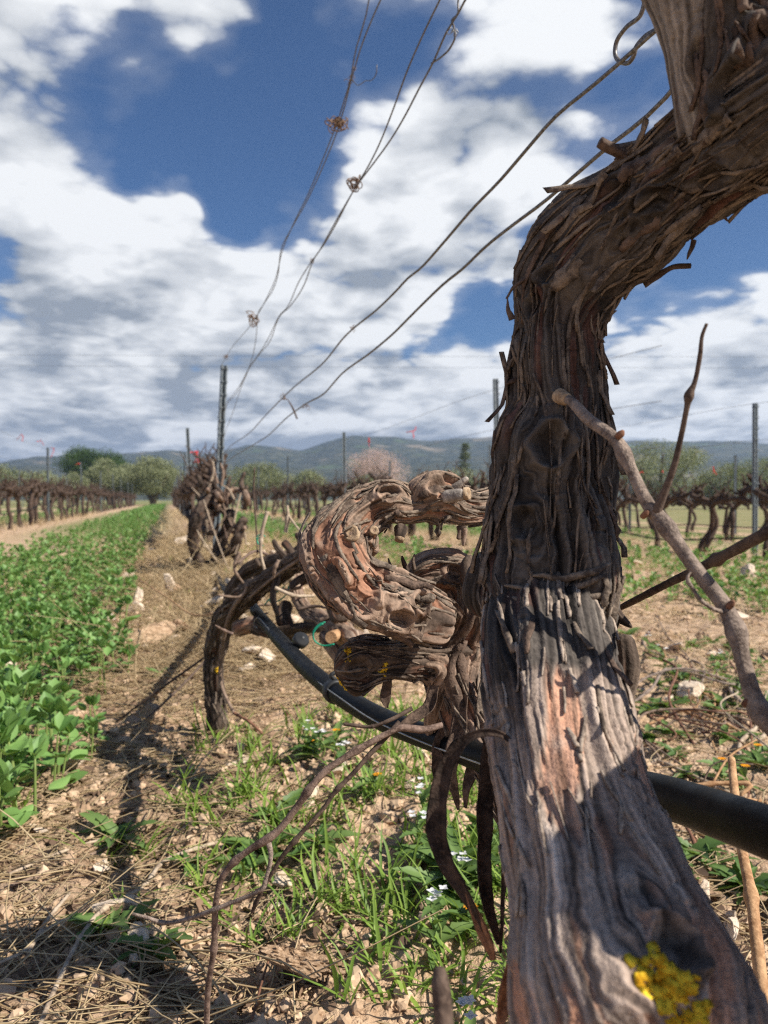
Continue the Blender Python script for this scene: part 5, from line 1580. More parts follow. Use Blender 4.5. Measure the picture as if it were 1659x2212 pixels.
def rock(seed, cl=False, sub=3):
    V, F = (IV, IF_) if sub == 3 else (IV1, IF1)
    s = seed * 3.7
    r = 1 + .48 * noise3(V[:, 0] * .9 + s, V[:, 1] * .9, V[:, 2] * .9 + s) + .13 * noise3(V[:, 0] * 2.3 + s, V[:, 1] * 2.3, V[:, 2] * 2.3)
    if cl: r = r + .20 * fbm(V[:, 0] * 6 + s, V[:, 1] * 6, V[:, 2] * 6, 4, .7)
    W = V * r[:, None]
    rnd = np.random.default_rng(seed)
    if True:                         # broken faces
        for _ in range(4 if cl else 8):
            nrm = rnd.normal(size=3); nrm /= np.linalg.norm(nrm); dd = rnd.uniform(.30, .66)
            o = np.maximum(0, W @ nrm - dd); W = W - nrm * (o * .95)[:, None]
        W = W + V * (.035 * fbm(V[:, 0] * 5 + s, V[:, 1] * 5, V[:, 2] * 5, 3))[:, None]
    W = W * np.array((1.15, rnd.uniform(.65, .95), rnd.uniform(.5, .8)))
    return mesh_np('stone', W, F, False, None, M['clod' if cl else 'stone'])


ROCKS = [rock(i) for i in range(8)]
IV, IF_ = icos(4)
CLODS = [rock(i + 20, True) for i in range(5)]


def put_stone(u, v, wpx, label, seed, cl=False, group=None, sink=.25, name=None, sc=(1, 1, 1)):
    g = G(u, v)
    s = wpx * g[1] / FPX / 2
    me = (CLODS if cl else ROCKS)[seed % (5 if cl else 8)]
    g[2] = float(ground_at(g[0], g[1])) + s * (.62 - sink)
    o = add(name or ('earth_clod' if cl else 'stone'), me, label=label, cat='clod' if cl else 'stone', group=group, loc=g)
    o.rotation_euler = (random.gauss(0, .2), random.gauss(0, .2), seed * 1.7)
    o.scale = (s * sc[0], s * sc[1], s * sc[2])
    return o


for a in ((535, 1672, 46, 'smooth cream stone, right one of the touching pair in the grass', 3), (500, 1682, 40, 'smooth cream stone, left one of the touching pair in the grass', 1), (520, 1638, 36, 'squared cream stone just behind the touching pair', 5),
          (718, 1720, 62, 'flat cream stone under the two crossing canes', 0), (545, 1742, 20, 'small pale stone below the touching pair', 2), (180, 2055, 62, 'pale block of limestone near the lower left corner', 4), (300, 1990, 40, 'upright pale stone under the grey cane tip', 6),
          (285, 2090, 44, 'tall tan stone right of the pale limestone block', 7), (833, 2010, 46, 'rounded tan stone in bare earth left of the limb', 1), (600, 1968, 36, 'tan stone half hidden in grass below the crossing canes', 6), (790, 2085, 30, 'small tan stone right of the big clod', 2),
          (15, 1460, 70, 'pale stone at the left edge among bean plants', 5), (30, 1425, 40, 'small pale stone behind the one at the left edge', 3), (150, 1672, 70, 'dull grey stone beside the bean plants', 0), (390, 1185, 46, 'white stone at the foot of the knotted vine head', 4), (415, 1230, 50, 'grey white stone left of the knotted vine head', 2),
          (545, 1425, 34, 'pale stone left of the pipe emitter', 7), (330, 1195, 26, 'pale stone on the bank edge beside the bean strip', 3), (1490, 1510, 90, 'cream stone in the weeds right of the dead stub', 1), (1540, 1415, 40, 'yellowish stone under white flowers on the right', 6), (410, 2110, 30, 'grey chip of stone left of the big clod', 6), (240, 1270, 30, 'pale stone in the straw left of the row', 5)):
    put_stone(*a)
put_stone(655, 2135, 190, 'big crumbly clod of earth at the lower edge of the frame', 0, True, sc=(1, .6, .75))
put_stone(640, 2085, 40, 'pointed clod on top of the big crumbly clod', 3, True)
for a in ((350, 1805, 70, 'crumbly clod under the pale lying cane', 1), (235, 1980, 76, 'tall crumbly clod between straw stems', 2), (330, 1565, 90, 'pinkish clod left of the arched vine foot', 3), (560, 1785, 80, 'crumbly clod in the grass below the stone pair', 4), (690, 1935, 70, 'loose clod beside the cut vine stump', 1), (270, 1745, 50, 'clod in the litter left of the grass', 2),
          (330, 1400, 110, 'dark earthy clump of litter on the bank', 4), (550, 1590, 60, 'clod between arched vine foot and grass', 0), (700, 2010, 60, 'clod on bare earth above the big one', 2), (120, 2010, 50, 'clod near the left edge among straw', 3)):
    put_stone(a[0], a[1], a[2], a[3], a[4], True, sc=(1, .8, .6))
rnd = np.random.default_rng(5)
pts = rejection(290, -2.2, 2.6, .75, 7.5, lambda x, y: (.9 * np.exp(-(row_off(x, y) / .6) ** 2) + .15) * (1 - .8 * (clump(x, y, GRASS_SPOTS) > .3)), rnd)
for i, (x, y) in enumerate(pts):
    s = rnd.lognormal(math.log(.0150), .45) * (1 if y < 2 else 1.9)
    cl = rnd.random() < .22
    o = add('earth_clod' if cl else 'stone', (CLODS if cl else ROCKS)[i % (5 if cl else 8)], label='small tan clod lying loose on the vineyard soil' if cl else 'small pale limestone lying loose on the vineyard soil', cat='clod' if cl else 'stone',
            group='small clods on the soil' if cl else 'small stones on the soil', loc=(x, y, float(ground_at(x, y)) + s * .42))
    o.rotation_euler = (rnd.normal(0, .4), rnd.normal(0, .4), rnd.uniform(0, 6)); o.scale = (s, s * rnd.uniform(.7, 1), s * rnd.uniform(.6, .9))
# crumbs nobody could count
pts = rejection(16000, -2.6, 3.2, .62, 9, lambda x, y: .25 + .75 * np.exp(-(row_off(x, y) / .8) ** 2), rnd)
mbs = MB()
for q in range(4):
    sel = pts[q::4]; n = len(sel)
    V = IV1 * (1 + .65 * noise3(IV1[:, 0] * 1.5 + q * 5, IV1[:, 1] * 1.5, IV1[:, 2] * 1.5))[:, None]
    s = np.minimum(rnd.lognormal(math.log(.0032), .6, n), .0085) * np.where(sel[:, 1] < 2.5, 1, 1.6) * rnd.uniform(.7, 1.2, n)
    pos = np.stack([sel[:, 0], sel[:, 1], ground_at(sel[:, 0], sel[:, 1]) + s * .35], 1)
    mbs.put(*instance_np(V, IF1, pos, rot_stack(rnd.uniform(0, 6, n), rnd.uniform(0, 6, n), rnd.uniform(0, 6, n), s), rnd.random(n)))
add('soil_crumbs', mbs.mesh('soil_crumbs', M['crumb'], False), kind='stuff', label='loose crumbs and grit on the soil')

# ------------------------------------------------------------------ straw, dead leaves, grass
def bank(x, y):
    o = row_off(x, y)
    return np.exp(-((o + .22) / .33) ** 2) * smooth(1.35, 2.1, y)


def straw_d(x, y):
    lit = clump(x, y, LITTER_SPOTS)
    right = np.exp(-((row_off(x, y) - 1.2) / .6) ** 2) * .35
    return np.clip(.22 + 1.0 * bank(x, y) + .75 * lit + right - .55 * (clump(x, y, GRASS_SPOTS) > .4), 0.02, 1)


pts = rejection(17000, -2.6, 3.4, .62, 11, straw_d, rnd)
n = len(pts)
L = rnd.lognormal(math.log(.075), .55, n) * np.where(pts[:, 1] > 4, 1.7, 1); W = rnd.uniform(.0011, .0028, n) * np.where(pts[:, 1] > 3, 1.7, 1)
mb = MB()
mb.put(*blades(pts, L, W, rnd.normal(1.52, .16, n), rnd.normal(0.05, .22, n), rnd.normal(.35, .9, n) + np.pi * (rnd.random(n) < .5), rnd, 4, False, .004, np.clip(rnd.normal(.5, .3, n), 0, 1)))
pts = rejection(6500, -2.4, 1.2, 1.35, 8.5, lambda x, y: np.clip(bank(x, y) * 1.1, 0, 1), rnd)
n = len(pts)
mb.put(*blades(pts, rnd.lognormal(math.log(.11), .5, n), rnd.uniform(.0016, .0034, n) * np.clip(pts[:, 1] / 2.5, 1, 2.5), rnd.normal(1.42, .2, n), rnd.normal(.08, .25, n), rnd.normal(.35, .8, n) + np.pi * (rnd.random(n) < .5), rnd, 4, False, .006, np.clip(rnd.normal(.45, .3, n), 0, 1)))
add('straw', mb.mesh('straw', M['straw']), kind='stuff', label='dry straw and dead stems strewn on the soil')
# dry upright stalks and dead grass on the bank further off
pts = rejection(9000, -9, 9, 2.4, 30, lambda x, y: np.clip(sum(np.exp(-((x - (ROW_C[k] + ROW_M * y) + .1) / .5) ** 2) for k in (-2, -1, 0, 1, 2, 3)), 0, 1) * .9, rnd)
n = len(pts)
mb = MB()
mb.put(*blades(pts, rnd.uniform(.05, .17, n) * np.where(pts[:, 1] > 8, 1.5, 1), rnd.uniform(.002, .004, n) * np.clip(pts[:, 1] / 5, 1, 4), rnd.uniform(.4, 1.5, n), rnd.normal(.3, .4, n), rnd.uniform(0, 6.28, n), rnd, 3, True, 0, np.clip(rnd.normal(.35, .3, n), 0, 1)))
add('dead_grass', mb.mesh('dead_grass', M['straw']), kind='stuff', label='dead tan grass along the foot of the rows')
# crumpled dead leaves
pts = rejection(3000, -2.0, 2.2, .62, 5, lambda x, y: np.clip(.04 + clump(x, y, LITTER_SPOTS) * .95, 0, 1), rnd)
n = len(pts)
gx, gy = np.meshgrid(np.linspace(-1, 1, 4), np.linspace(-1, 1, 4)); gx, gy = gx.ravel(), gy.ravel()
mb = MB()
for q in range(5):
    sel = pts[q::5]; m = len(sel)
    tV = np.stack([gx * (1 - .25 * gy ** 2), gy * (1 - .3 * gx ** 2), .45 * noise3(gx * 1.1 + q * 9, gy * 1.1, q)], 1) * .5
    s = rnd.lognormal(math.log(.0085), .3, m)
    pos = np.stack([sel[:, 0], sel[:, 1], ground_at(sel[:, 0], sel[:, 1]) + s * .25], 1)
    mb.put(*instance_np(tV, grid_faces(4, 4, False), pos, rot_stack(rnd.uniform(0, 6, m), rnd.normal(0, .6, m), rnd.normal(0, .6, m), s), rnd.random(m)))
add('leaf_litter', mb.mesh('leaf_litter', M['litter']), kind='stuff', label='crumpled dark dead leaves on the soil')


def grass_d(x, y):
    far = sum(np.exp(-((x - (ROW_C[k] + ROW_M * y) - .9) / .8) ** 2) for k in (0, 1, 2)) * smooth(3.0, 5.5, y) * .35
    return np.clip(clump(x, y, GRASS_SPOTS, .35) * (.55 + .6 * noise3(x * 9, y * 9, 5.5)) + .012 + far, 0, 1)


pts = rejection(950, -2.4, 3.0, .62, 9, grass_d, rnd)
xy = np.repeat(pts, 10, 0) + rnd.normal(0, .007, (len(pts) * 10, 2)) * np.clip(np.repeat(pts[:, 1:], 10, 0) / 1.5, 1, 3)
n = len(xy)
mb = MB()
mb.put(*blades(xy, rnd.uniform(.02, .085, n), rnd.uniform(.0018, .0044, n), rnd.uniform(.25, 1.25, n), rnd.uniform(.2, 1.2, n), rnd.uniform(0, 6.28, n), rnd, 5, True, 0, np.clip(rnd.normal(.5, .28, n), 0, 1)))
add('grass', mb.mesh('grass', M['grass']), kind='stuff', label='fresh green grass blades growing along the near row')

# ------------------------------------------------------------------ leafy plants
def leaf_template(nl=6, wid=.62, cup=.14, droop=.12, lobes=0.0):
    t = np.linspace(0, 1, nl)
    w = wid * .5 * np.sin(np.pi * t ** .85) ** .75
    w[0] = .03; w[-1] = .02
    if lobes: w = w * (1 + lobes * np.cos(t * 34))
    V = []
    for a, b in zip(t, w):
        for s in (-1, -.5, 0, .5, 1):
            V.append((a, s * b, cup * abs(s) ** 1.4 * b * 2 - droop * a * a))
    return np.array(V), grid_faces(nl, 5, False)


LV, LF = leaf_template()
LV2 = np.array([(0, 0, 0), (.45, -.30, .06), (1, 0, -.08), (.45, .30, .06)]); LF2 = np.array([(0, 1, 2, 3)])
LEAF = [mesh_np('leaf', LV * (1, 1, c), LF, True, {"tone": np.full((len(LV), 3), t)}, M['bean']) for c, t in ((1, .25), (1.6, .5), (.4, .7), (-.6, .9))]


def bean_design(seed, hgt):
    """stems and leaflet placements: list of (pos, yaw, pitch, roll, length)"""
    rnd = np.random.default_rng(seed)
    stems, leaves = [], []
    for s in range(rnd.integers(1, 4)):
        az = rnd.uniform(0, 6.28); ln = hgt * rnd.uniform(.7, 1.1); lean = rnd.uniform(.05, .35)
        p0 = np.array((rnd.normal(0, .012), rnd.normal(0, .012), -.01))
        dr = np.array((math.cos(az) * lean, math.sin(az) * lean, 1.0))
        pts = [p0 + dr * ln * t + np.array((0, 0, 0)) for t in (0, .35, .7, 1)]
        stems.append(pts)
        nn = max(4, int(ln / .021))
        a2 = rnd.uniform(0, 6.28)
        for k in range(nn):
            t = (k + 1) / nn
            p = p0 + dr * ln * t
            a2 += 2.6 + rnd.normal(0, .35)
            L = (.045 - .018 * t + rnd.normal(0, .006)) * (hgt / .17) ** .5
            pet = .018 * (1 - .5 * t)
            b = p + np.array((math.cos(a2), math.sin(a2), .6)) * pet
            up = .12 + .8 * t ** 2 + rnd.normal(0, .2)
            for q in (-1, 1):
                leaves.append((b, a2 + q * rnd.uniform(.5, .85), up, q * rnd.uniform(.1, .5), L * rnd.uniform(.85, 1.1)))
            if rnd.random() < .35: leaves.append((b, a2, up * .8, rnd.normal(0, .2), L * .9))
        for q in range(4):
            leaves.append((p0 + dr * ln, rnd.uniform(0, 6.28), rnd.uniform(.8, 1.35), rnd.normal(0, .3), rnd.uniform(.022, .034)))
    return stems, leaves


def stem_mb(stems, r=.0024):
    mb = MB()
    for pts in stems: mb.put(*tube(np.array([list(p) + [r * (1 - .4 * i / 3)] for i, p in enumerate(pts)]), 8, 5), (.5,) * 3)
    return mb


def leaves_mb(leaves, tV, tF, rnd, mb=None):
    mb = mb or MB()
    n = len(leaves)
    pos = np.array([l[0] for l in leaves]); a = np.array([l[1:] for l in leaves])
    return mb.put(*instance_np(tV, tF, pos, rot_stack(a[:, 0], a[:, 1], a[:, 2], a[:, 3]), np.clip(rnd.normal(.5, .28, n), 0, 1)))


def strip_mask(x, y):
    o = row_off(x, y)
    edge = .22 * noise3(y * 1.3, 3.3, .7) + .10 * noise3(y * 5, 1.3, .7)
    return smooth(-1.85, -1.6, o) * (1 - smooth(-.66 + .0, -.50, o + edge))


bp = []
rnd = np.random.default_rng(77)
cand = rejection(1500, -3.4, -.2, .95, 5.2, lambda x, y: strip_mask(x, y) * .8, rnd)
# hand-placed plants that stand alone on the near edge
solo = [(115, 1735), (60, 1660), (200, 1590), (205, 1640), (20, 1810), (70, 1545), (140, 1500), (10, 1700), (150, 1440), (60, 1600), (15, 1610), (95, 1470), (170, 1385), (10, 1520), (120, 1415), (30, 1760), (235, 1500)]
sel = [G(u, v)[:2] for (u, v) in solo]
for c in cand:
    if all(np.hypot(*(c - s)) > .048 + .010 * c[1] for s in sel): sel.append(c)
    if len(sel) > 252: break
order = np.argsort([s[1] for s in sel])
NEAR = 26
designs = [bean_design(i, .055 + .012 * (i % 7)) for i in range(12)]
stemM = [stem_mb(d[0]).mesh('stem', M['bean_stem']) for d in designs]
fol = []
for i, d in enumerate(designs):
    fol.append(leaves_mb(d[1], LV, LF, np.random.default_rng(i)).mesh('foliage', M['bean']))
for q, oi in enumerate(order):
    x, y = sel[oi]; z = float(ground_at(x, y))
    i = q % 12
    near = q < NEAR; sc = rnd.uniform(.75, 1.3) if near else rnd.uniform(.75, 1.25)
    lab = 'broad bean plant at the near end of the green strip on the left' if near else 'broad bean plant in the green strip left of the near row'
    o = add('bean_plant', None, label=lab, cat='bean plant', group='bean plants at the near end of the strip' if near else 'bean plants in the left strip', loc=(x, y, z), rz=rnd.uniform(0, 6.28), scale=sc)
    add('stem', stemM[i], o)
    if near:
        for (p, yaw, pit, rol, L) in designs[i][1]:
            m = rot_stack(np.array([yaw]), np.array([pit]), np.array([rol]), np.array([L]))[0]
            lf = add('leaf', LEAF[int(rnd.integers(0, 4))], o)
            mm = np.eye(4); mm[:3, :3] = m; mm[:3, 3] = p
            from mathutils import Matrix
            lf.matrix_local = Matrix(mm.tolist())
    else:
        add('foliage', fol[i], o)
# right-hand strip beyond the cane
rnd = np.random.default_rng(78)
rp = [G(u, v)[:2] for u, v in zip(rnd.uniform(1320, 1690, 260), 1195 + 140 * rnd.random(260) ** .9)]
cnt = 0
kept = []
for (x, y) in rp:
    u, v, _ = proj(np.array((x, y, 0.0)))
    if v > 1262 + (u - 1340) * .24: continue
    if any(np.hypot(x - a, y - b) < .11 for a, b in kept): continue
    kept.append((x, y))
    o = add('bean_plant', None, label='broad bean plant in the green patch right of the old trunk', cat='bean plant', group='bean plants in the right patch', loc=(x, y, float(ground_at(x, y))), rz=rnd.uniform(0, 6.28), scale=rnd.uniform(.8, 1.2))
    i = cnt % 12; add('stem', stemM[i], o); add('foliage', fol[i], o); cnt += 1
    if cnt > 44: break
# the rest of the strips is one green mass
mb = MB()
rnd = np.random.default_rng(79)
fill = rejection(520, -3.4, -.2, 1.0, 5.4, lambda x, y: strip_mask(x, y) ** 2 * .8, rnd)
fr = np.array([G(u, v)[:2] for u, v in zip(rnd.uniform(1330, 1690, 150), 1190 + 120 * rnd.random(150))])
for i, (x, y) in enumerate(np.concatenate([fill, fr])):
    d = designs[(i * 5) % 12][1]; z = float(ground_at(x, y)); k = rnd.uniform(.55, .9)
    leaves_mb([(np.array(l[0]) * k + (x, y, z), l[1] + i, l[2], l[3], l[4] * k) for l in d[::(1 if y < 2.5 else 2)]], LV, LF, rnd, mb)
for (c0, ya, yb, num) in ((ROW_C[0] - 1.15, 4.9, 24, 520), (ROW_C[0] - 1.15, 24, 66, 420), (ROW_C[1] + 1.3, 5.5, 40, 420), (ROW_C[1] - 1.2, 5.0, 50, 420), (ROW_C[2] + 1.4, 7, 40, 260), (ROW_C[-1] - 1.2, 12, 50, 200)):
    y = ya * (yb / ya) ** rnd.random(num); x = c0 + ROW_M * y + rnd.uniform(-.56, .56, num)
    for i in range(num):
        d = designs[i % 12][1]
        k = 1.0 if y[i] < 14 else 1.5
        lv = [(np.array(l[0]) * (1, 1, 1) + (x[i], y[i], float(ground_z(x[i], y[i]))), l[1] + i, l[2], l[3], l[4] * k * 1.15) for l in d[::(1 if y[i] < 14 else 2)]]
        leaves_mb(lv, LV2, LF2, rnd, mb)
add('bean_strip', mb.mesh('bean_strip', M['bean']), kind='stuff', label='dense green bean cover running between the rows')

# low weeds, as rosettes of lobed leaves
WV, WF = leaf_template(14, .32, .22, .35, .22)


def rosette(seed):
    rnd = np.random.default_rng(seed); lv = []
    for k in range(rnd.integers(9, 15)):
        lv.append((np.array((rnd.normal(0, .004), rnd.normal(0, .004), .004)), k * 2.4 + rnd.normal(0, .2), rnd.uniform(.15, .8), rnd.normal(0, .25), rnd.uniform(.022, .052)))
    return leaves_mb(lv, WV, WF, rnd).mesh('foliage', M['weed'])


ROS = [rosette(i) for i in range(6)]
rnd = np.random.default_rng(80)
wp = [tuple(G(u, v)[:2]) for (u, v) in ((560, 1850), (690, 1870), (600, 1800), (985, 1960), (1030, 1990), (960, 2010), (1000, 2050), (1545, 1900), (1500, 1880), (250, 1830), (410, 1880), (330, 2060), (240, 2010), (540, 1900), (1060, 1880))]
extra = rejection(75, -1.0, 2.6, .8, 3.6, lambda x, y: np.clip(clump(x, y, WEED_SPOTS, .4) + .02, 0, 1), rnd)
for i, (x, y) in enumerate(wp + [tuple(e) for e in extra]):
    o = add('weed', None, label='low green weed among the prunings right of the limb' if x > .12 else 'low green weed on the soil left of the limb', cat='weed', group='low weeds right of the limb' if x > .12 else 'low weeds left of the limb', loc=(x, y, float(ground_at(x, y))), rz=rnd.uniform(0, 6), scale=rnd.uniform(.6, 1.3))
    add('foliage', ROS[i % 6], o)


def flower(u, v, white, label, scale=1.0, tall=.09):
    g = G(u, v + 30)
    top = P(u, v, g[1]); h = max(.04, top[2] - g[2]) if tall is None else tall
    rnd = np.random.default_rng(int(u * 7 + v))
    g = P(u, v, G(u, v + int(h * FPX / G(u, v)[1]))[1])
    z = float(ground_at(g[0], g[1])); h = max(.03, g[2] - z)
    o = add('wildflower', None, label=label, cat='wildflower', group='white wildflowers' if white else 'orange wildflowers', loc=(g[0], g[1], z))
    stems = [[np.array((0, 0, -.005)), np.array((.006, .002, h * .4)), np.array((-.004, .003, h * .75)), np.array((0, 0, h))]]
    add('stem', stem_mb(stems, .0013).mesh('stem', M['bean_stem']), o)
    lv = [(np.array((0, 0, h * t)), rnd.uniform(0, 6), rnd.uniform(.2, .9), rnd.normal(0, .3), rnd.uniform(.025, .05)) for t in np.linspace(0, .75, 9)]
    add('foliage', leaves_mb(lv, WV, WF, rnd).mesh('foliage', M['weed']), o)
    pv = []
    heads = 5 if white else 1
    for q in range(heads):
        c = np.array((rnd.normal(0, .006), rnd.normal(0, .006), h + rnd.normal(0, .003))) if heads > 1 else np.array((0, 0, h))
        npet = 4 if white else 11
        for k in range(npet):
            pv.append((c, k * 6.283 / npet + q, .45 if white else .25, 0.0, (.0062 if white else .0095) * scale))
    add('petals', leaves_mb(pv, LV * (1, 1.25 if white else .7, 1), LF, rnd).mesh('petals', M['petal' if white else 'marigold']), o)


for u, v, l in ((659, 1570, 'white wildflower farthest left in the grass'), (694, 1581, 'white wildflower between grass blades near the pipe'), (738, 1610, 'white wildflower just left of the pipe'), (913, 1706, 'white wildflower beneath the hanging shreds'), (994, 1854, 'white wildflower left of the dark bark ribbon'),
                (939, 1936, 'large white wildflower cluster beside the lobed weeds'), (1007, 2181, 'white wildflower at the lower edge of the frame'), (1434, 1400, 'white wildflower in the weeds right of the limb'), (1554, 1412, 'white wildflower beside the yellowish stone'), (1400, 1372, 'single white wildflower right of the dead stub'), (905, 1760, 'white wildflower below the red lying cane')):
    flower(u, v, True, l, .9)
for u, v, l in ((726, 1588, 'orange wildflower near the pipe'), (672, 1601, 'orange wildflower left of the pipe one'), (816, 1695, 'orange wildflower right of the flat stone'), (1016, 1981, 'orange wildflower between the bark ribbons'), (1637, 1610, 'yellow orange wildflower near the right edge'), (1560, 1640, 'orange wildflower under the lying canes'), (1610, 1655, 'orange wildflower behind the canes at the right')):
    flower(u, v, False, l, .8, .05)

# ------------------------------------------------------------------ cut canes lying and hanging about
def px_cane(name, pts, mat, label, nodes=(.3, .6), seed=0, n=70, group=None, kids=()):
    """pts (u, v, depth or None for on the ground, width px)"""
    rows = []
    for (u, v, d, w) in pts:
        if d is None:
            g = G(u, v); d = g[1] * .985 - .004
        rows.append((u, v, d, w))
    V, F = cane_geo(rows, n, 9, nodes, seed)
    o = add(name, mesh_np(name, V, F, True, None, M[mat]), label=label, cat='cane', group=group)
    for kp, km in kids:
        kr = [(u, v, (G(u, v)[1] * .985 - .004) if d is None else d, w) for (u, v, d, w) in kp]
        V, F = cane_geo(kr, 50, 8, (.5,), seed + 1)
        add('side_shoot', mesh_np('side_shoot', V, F, True, None, M[km]), o)
    return o


px_cane('hanging_cane', [(955, 1566, .545, 12), (915, 1576, .54, 16), (868, 1572, .535, 16), (850, 1578, .533, 13), (800, 1604, .53, 14), (742, 1638, .525, 14), (700, 1668, .522, 16), (672, 1700, .52, 15), (640, 1745, .52, 15), (600, 1795, .52, 16), (578, 1812, .52, 20), (545, 1832, .522, 15), (505, 1862, .525, 14), (478, 1900, .528, 14), (468, 1940, .53, 13), (464, 1990, .535, 14), (462, 2050, .54, 13), (450, 2130, .55, 13), (446, 2230, .56, 13)],
        'cane_brown', 'forked hanging cane in front of the pipe, reddish towards its lower end', (.20, .33, .545, .77), 1, 170, None,
        [([(578, 1816, .52, 13), (585, 1840, .518, 11), (583, 1868, .517, 9), (574, 1900, .517, 9), (570, 1916, .517, 12), (545, 1932, .52, 9), (500, 1950, .525, 9), (455, 1968, .53, 10), (410, 1984, .54, 9), (375, 1992, .545, 8), (345, 1992, .55, 10), (318, 1982, .55, 7), (286, 1974, .55, 7)], 'cane_grey')])
px_cane('hanging_cane', [(862, 1560, .545, 10), (845, 1580, .54, 11), (800, 1628, .535, 11), (765, 1668, .532, 10), (720, 1715, .53, 10), (700, 1745, .53, 9), (655, 1795, .53, 10), (610, 1850, .532, 10), (585, 1890, .535, 9), (560, 1935, .54, 9), (545, 1970, .545, 8)], 'cane_dark', 'dark straight cane crossing behind the forked hanging cane', (.35, .62, .95), 2, 110)
px_cane('twig', [(742, 1564, .56, 7), (775, 1568, .56, 8), (800, 1570, .56, 7), (850, 1552, .56, 9), (890, 1530, .565, 10)], 'cane_dark', 'short dark twig lying across the drip pipe', (.4,), 3)
px_cane('lying_cane', [(680, 1716, None, 10), (720, 1740, None, 13), (790, 1774, None, 15), (860, 1800, None, 14), (940, 1820, None, 14), (1010, 1832, None, 14), (1110, 1840, None, 13)], 'cane_red', 'thick reddish cane lying in the grass towards the limb', (.35, .7), 4)
px_cane('lying_cane', [(505, 1812, None, 7), (440, 1828, None, 8), (356, 1860, None, 9), (309, 1915, None, 9), (218, 1969, None, 10), (175, 2024, None, 10), (120, 2133, None, 11), (80, 2230, None, 11)], 'cane_pale', 'long pale cane lying from the grass to the lower left corner', (.12, .33, .52, .66), 5, 110)
for i, (p, m, l) in enumerate((([(20, 1888, None, 6), (140, 1838, None, 7), (260, 1800, None, 6), (330, 1768, None, 5)], 'cane_pale', 'pale dry stalk, upper of two parallel ones at the left'), ([(10, 1918, None, 6), (140, 1870, None, 7), (250, 1822, None, 6), (350, 1770, None, 5)], 'cane', 'brown dry stalk, lower of two parallel ones at the left'),
                               ([(0, 2080, None, 7), (60, 2050, None, 8), (100, 1990, None, 8), (150, 1930, None, 7)], 'cane_pale', 'pale bent stem at the left edge'), ([(140, 1985, None, 6), (90, 2015, None, 6), (60, 2060, None, 6)], 'cane_pale', 'short pale forked stem at the left'),
                               ([(535, 1300, 1.9, 4), (440, 1430, 1.7, 5), (330, 1540, 1.5, 4), (280, 1580, 1.45, 3)], 'cane_dark', 'thin dark cane slanting down left of the arched vine'), ([(470, 1400, 1.5, 5), (400, 1450, 1.5, 5), (330, 1500, 1.5, 5), (250, 1560, None, 4)], 'cane_dark', 'second thin dark cane slanting left of the arched vine'),
                               ([(300, 1250, 2.6, 3), (360, 1290, 2.3, 3), (430, 1330, 2.1, 4), (520, 1305, 2.0, 4)], 'cane_tan', 'thin tan stem bent over the straw behind the arched vine'), ([(620, 1760, None, 5), (590, 1700, None, 6), (550, 1640, None, 6)], 'cane', 'thin twig crossing the grass beside the stone pair'),
                               ([(395, 1760, None, 8), (440, 1700, None, 9), (520, 1620, None, 8), (600, 1540, None, 7)], 'cane_dark', 'dark cane lying past the foot of the arched vine'), ([(860, 2060, None, 9), (800, 2100, None, 10), (770, 2120, None, 10)], 'cane_grey', 'short grey cane leaning on the tan stone'),
                               ([(690, 1990, None, 12), (740, 1975, None, 13), (800, 1960, None, 10), (850, 1925, None, 8), (920, 1900, None, 8)], 'cane_red', 'broken brown stick behind the cut vine stump'), ([(560, 1990, None, 4), (600, 2040, None, 5), (650, 2090, None, 5)], 'cane_dark', 'thin dark twig above the big clod'),
                               ([(612, 1995, None, 4), (575, 2090, None, 5), (545, 2200, None, 5)], 'cane_red', 'thin purplish twig left of the big clod'), ([(730, 1790, None, 7), (780, 1850, None, 8), (850, 1900, None, 8), (930, 1960, None, 7)], 'cane_grey', 'grey twig running to the cut vine stump'),
                               ([(835, 1690, None, 3), (900, 1800, None, 3), (960, 1900, None, 4), (1000, 2010, None, 5), (1080, 2120, None, 6)], 'cane_pale', 'thin pale stem bowed towards the bark ribbons'))):
    px_cane('twig' if 'twig' in l else 'straw_stalk' if ('stem' in l or 'stalk' in l) else 'lying_cane', p, m, l, (.4, .75), 20 + i)
# tan cane standing at the right edge
px_cane('leaning_cane', [(1580, 1640, .62, 16), (1592, 1760, .56, 20), (1604, 1840, .53, 22), (1622, 1930, .50, 24), (1632, 2010, .475, 26), (1642, 2100, .455, 28), (1652, 2240, .44, 30)], 'cane_tan', 'tan cane standing up beside the limb at the right edge', (.35, .62), 9)
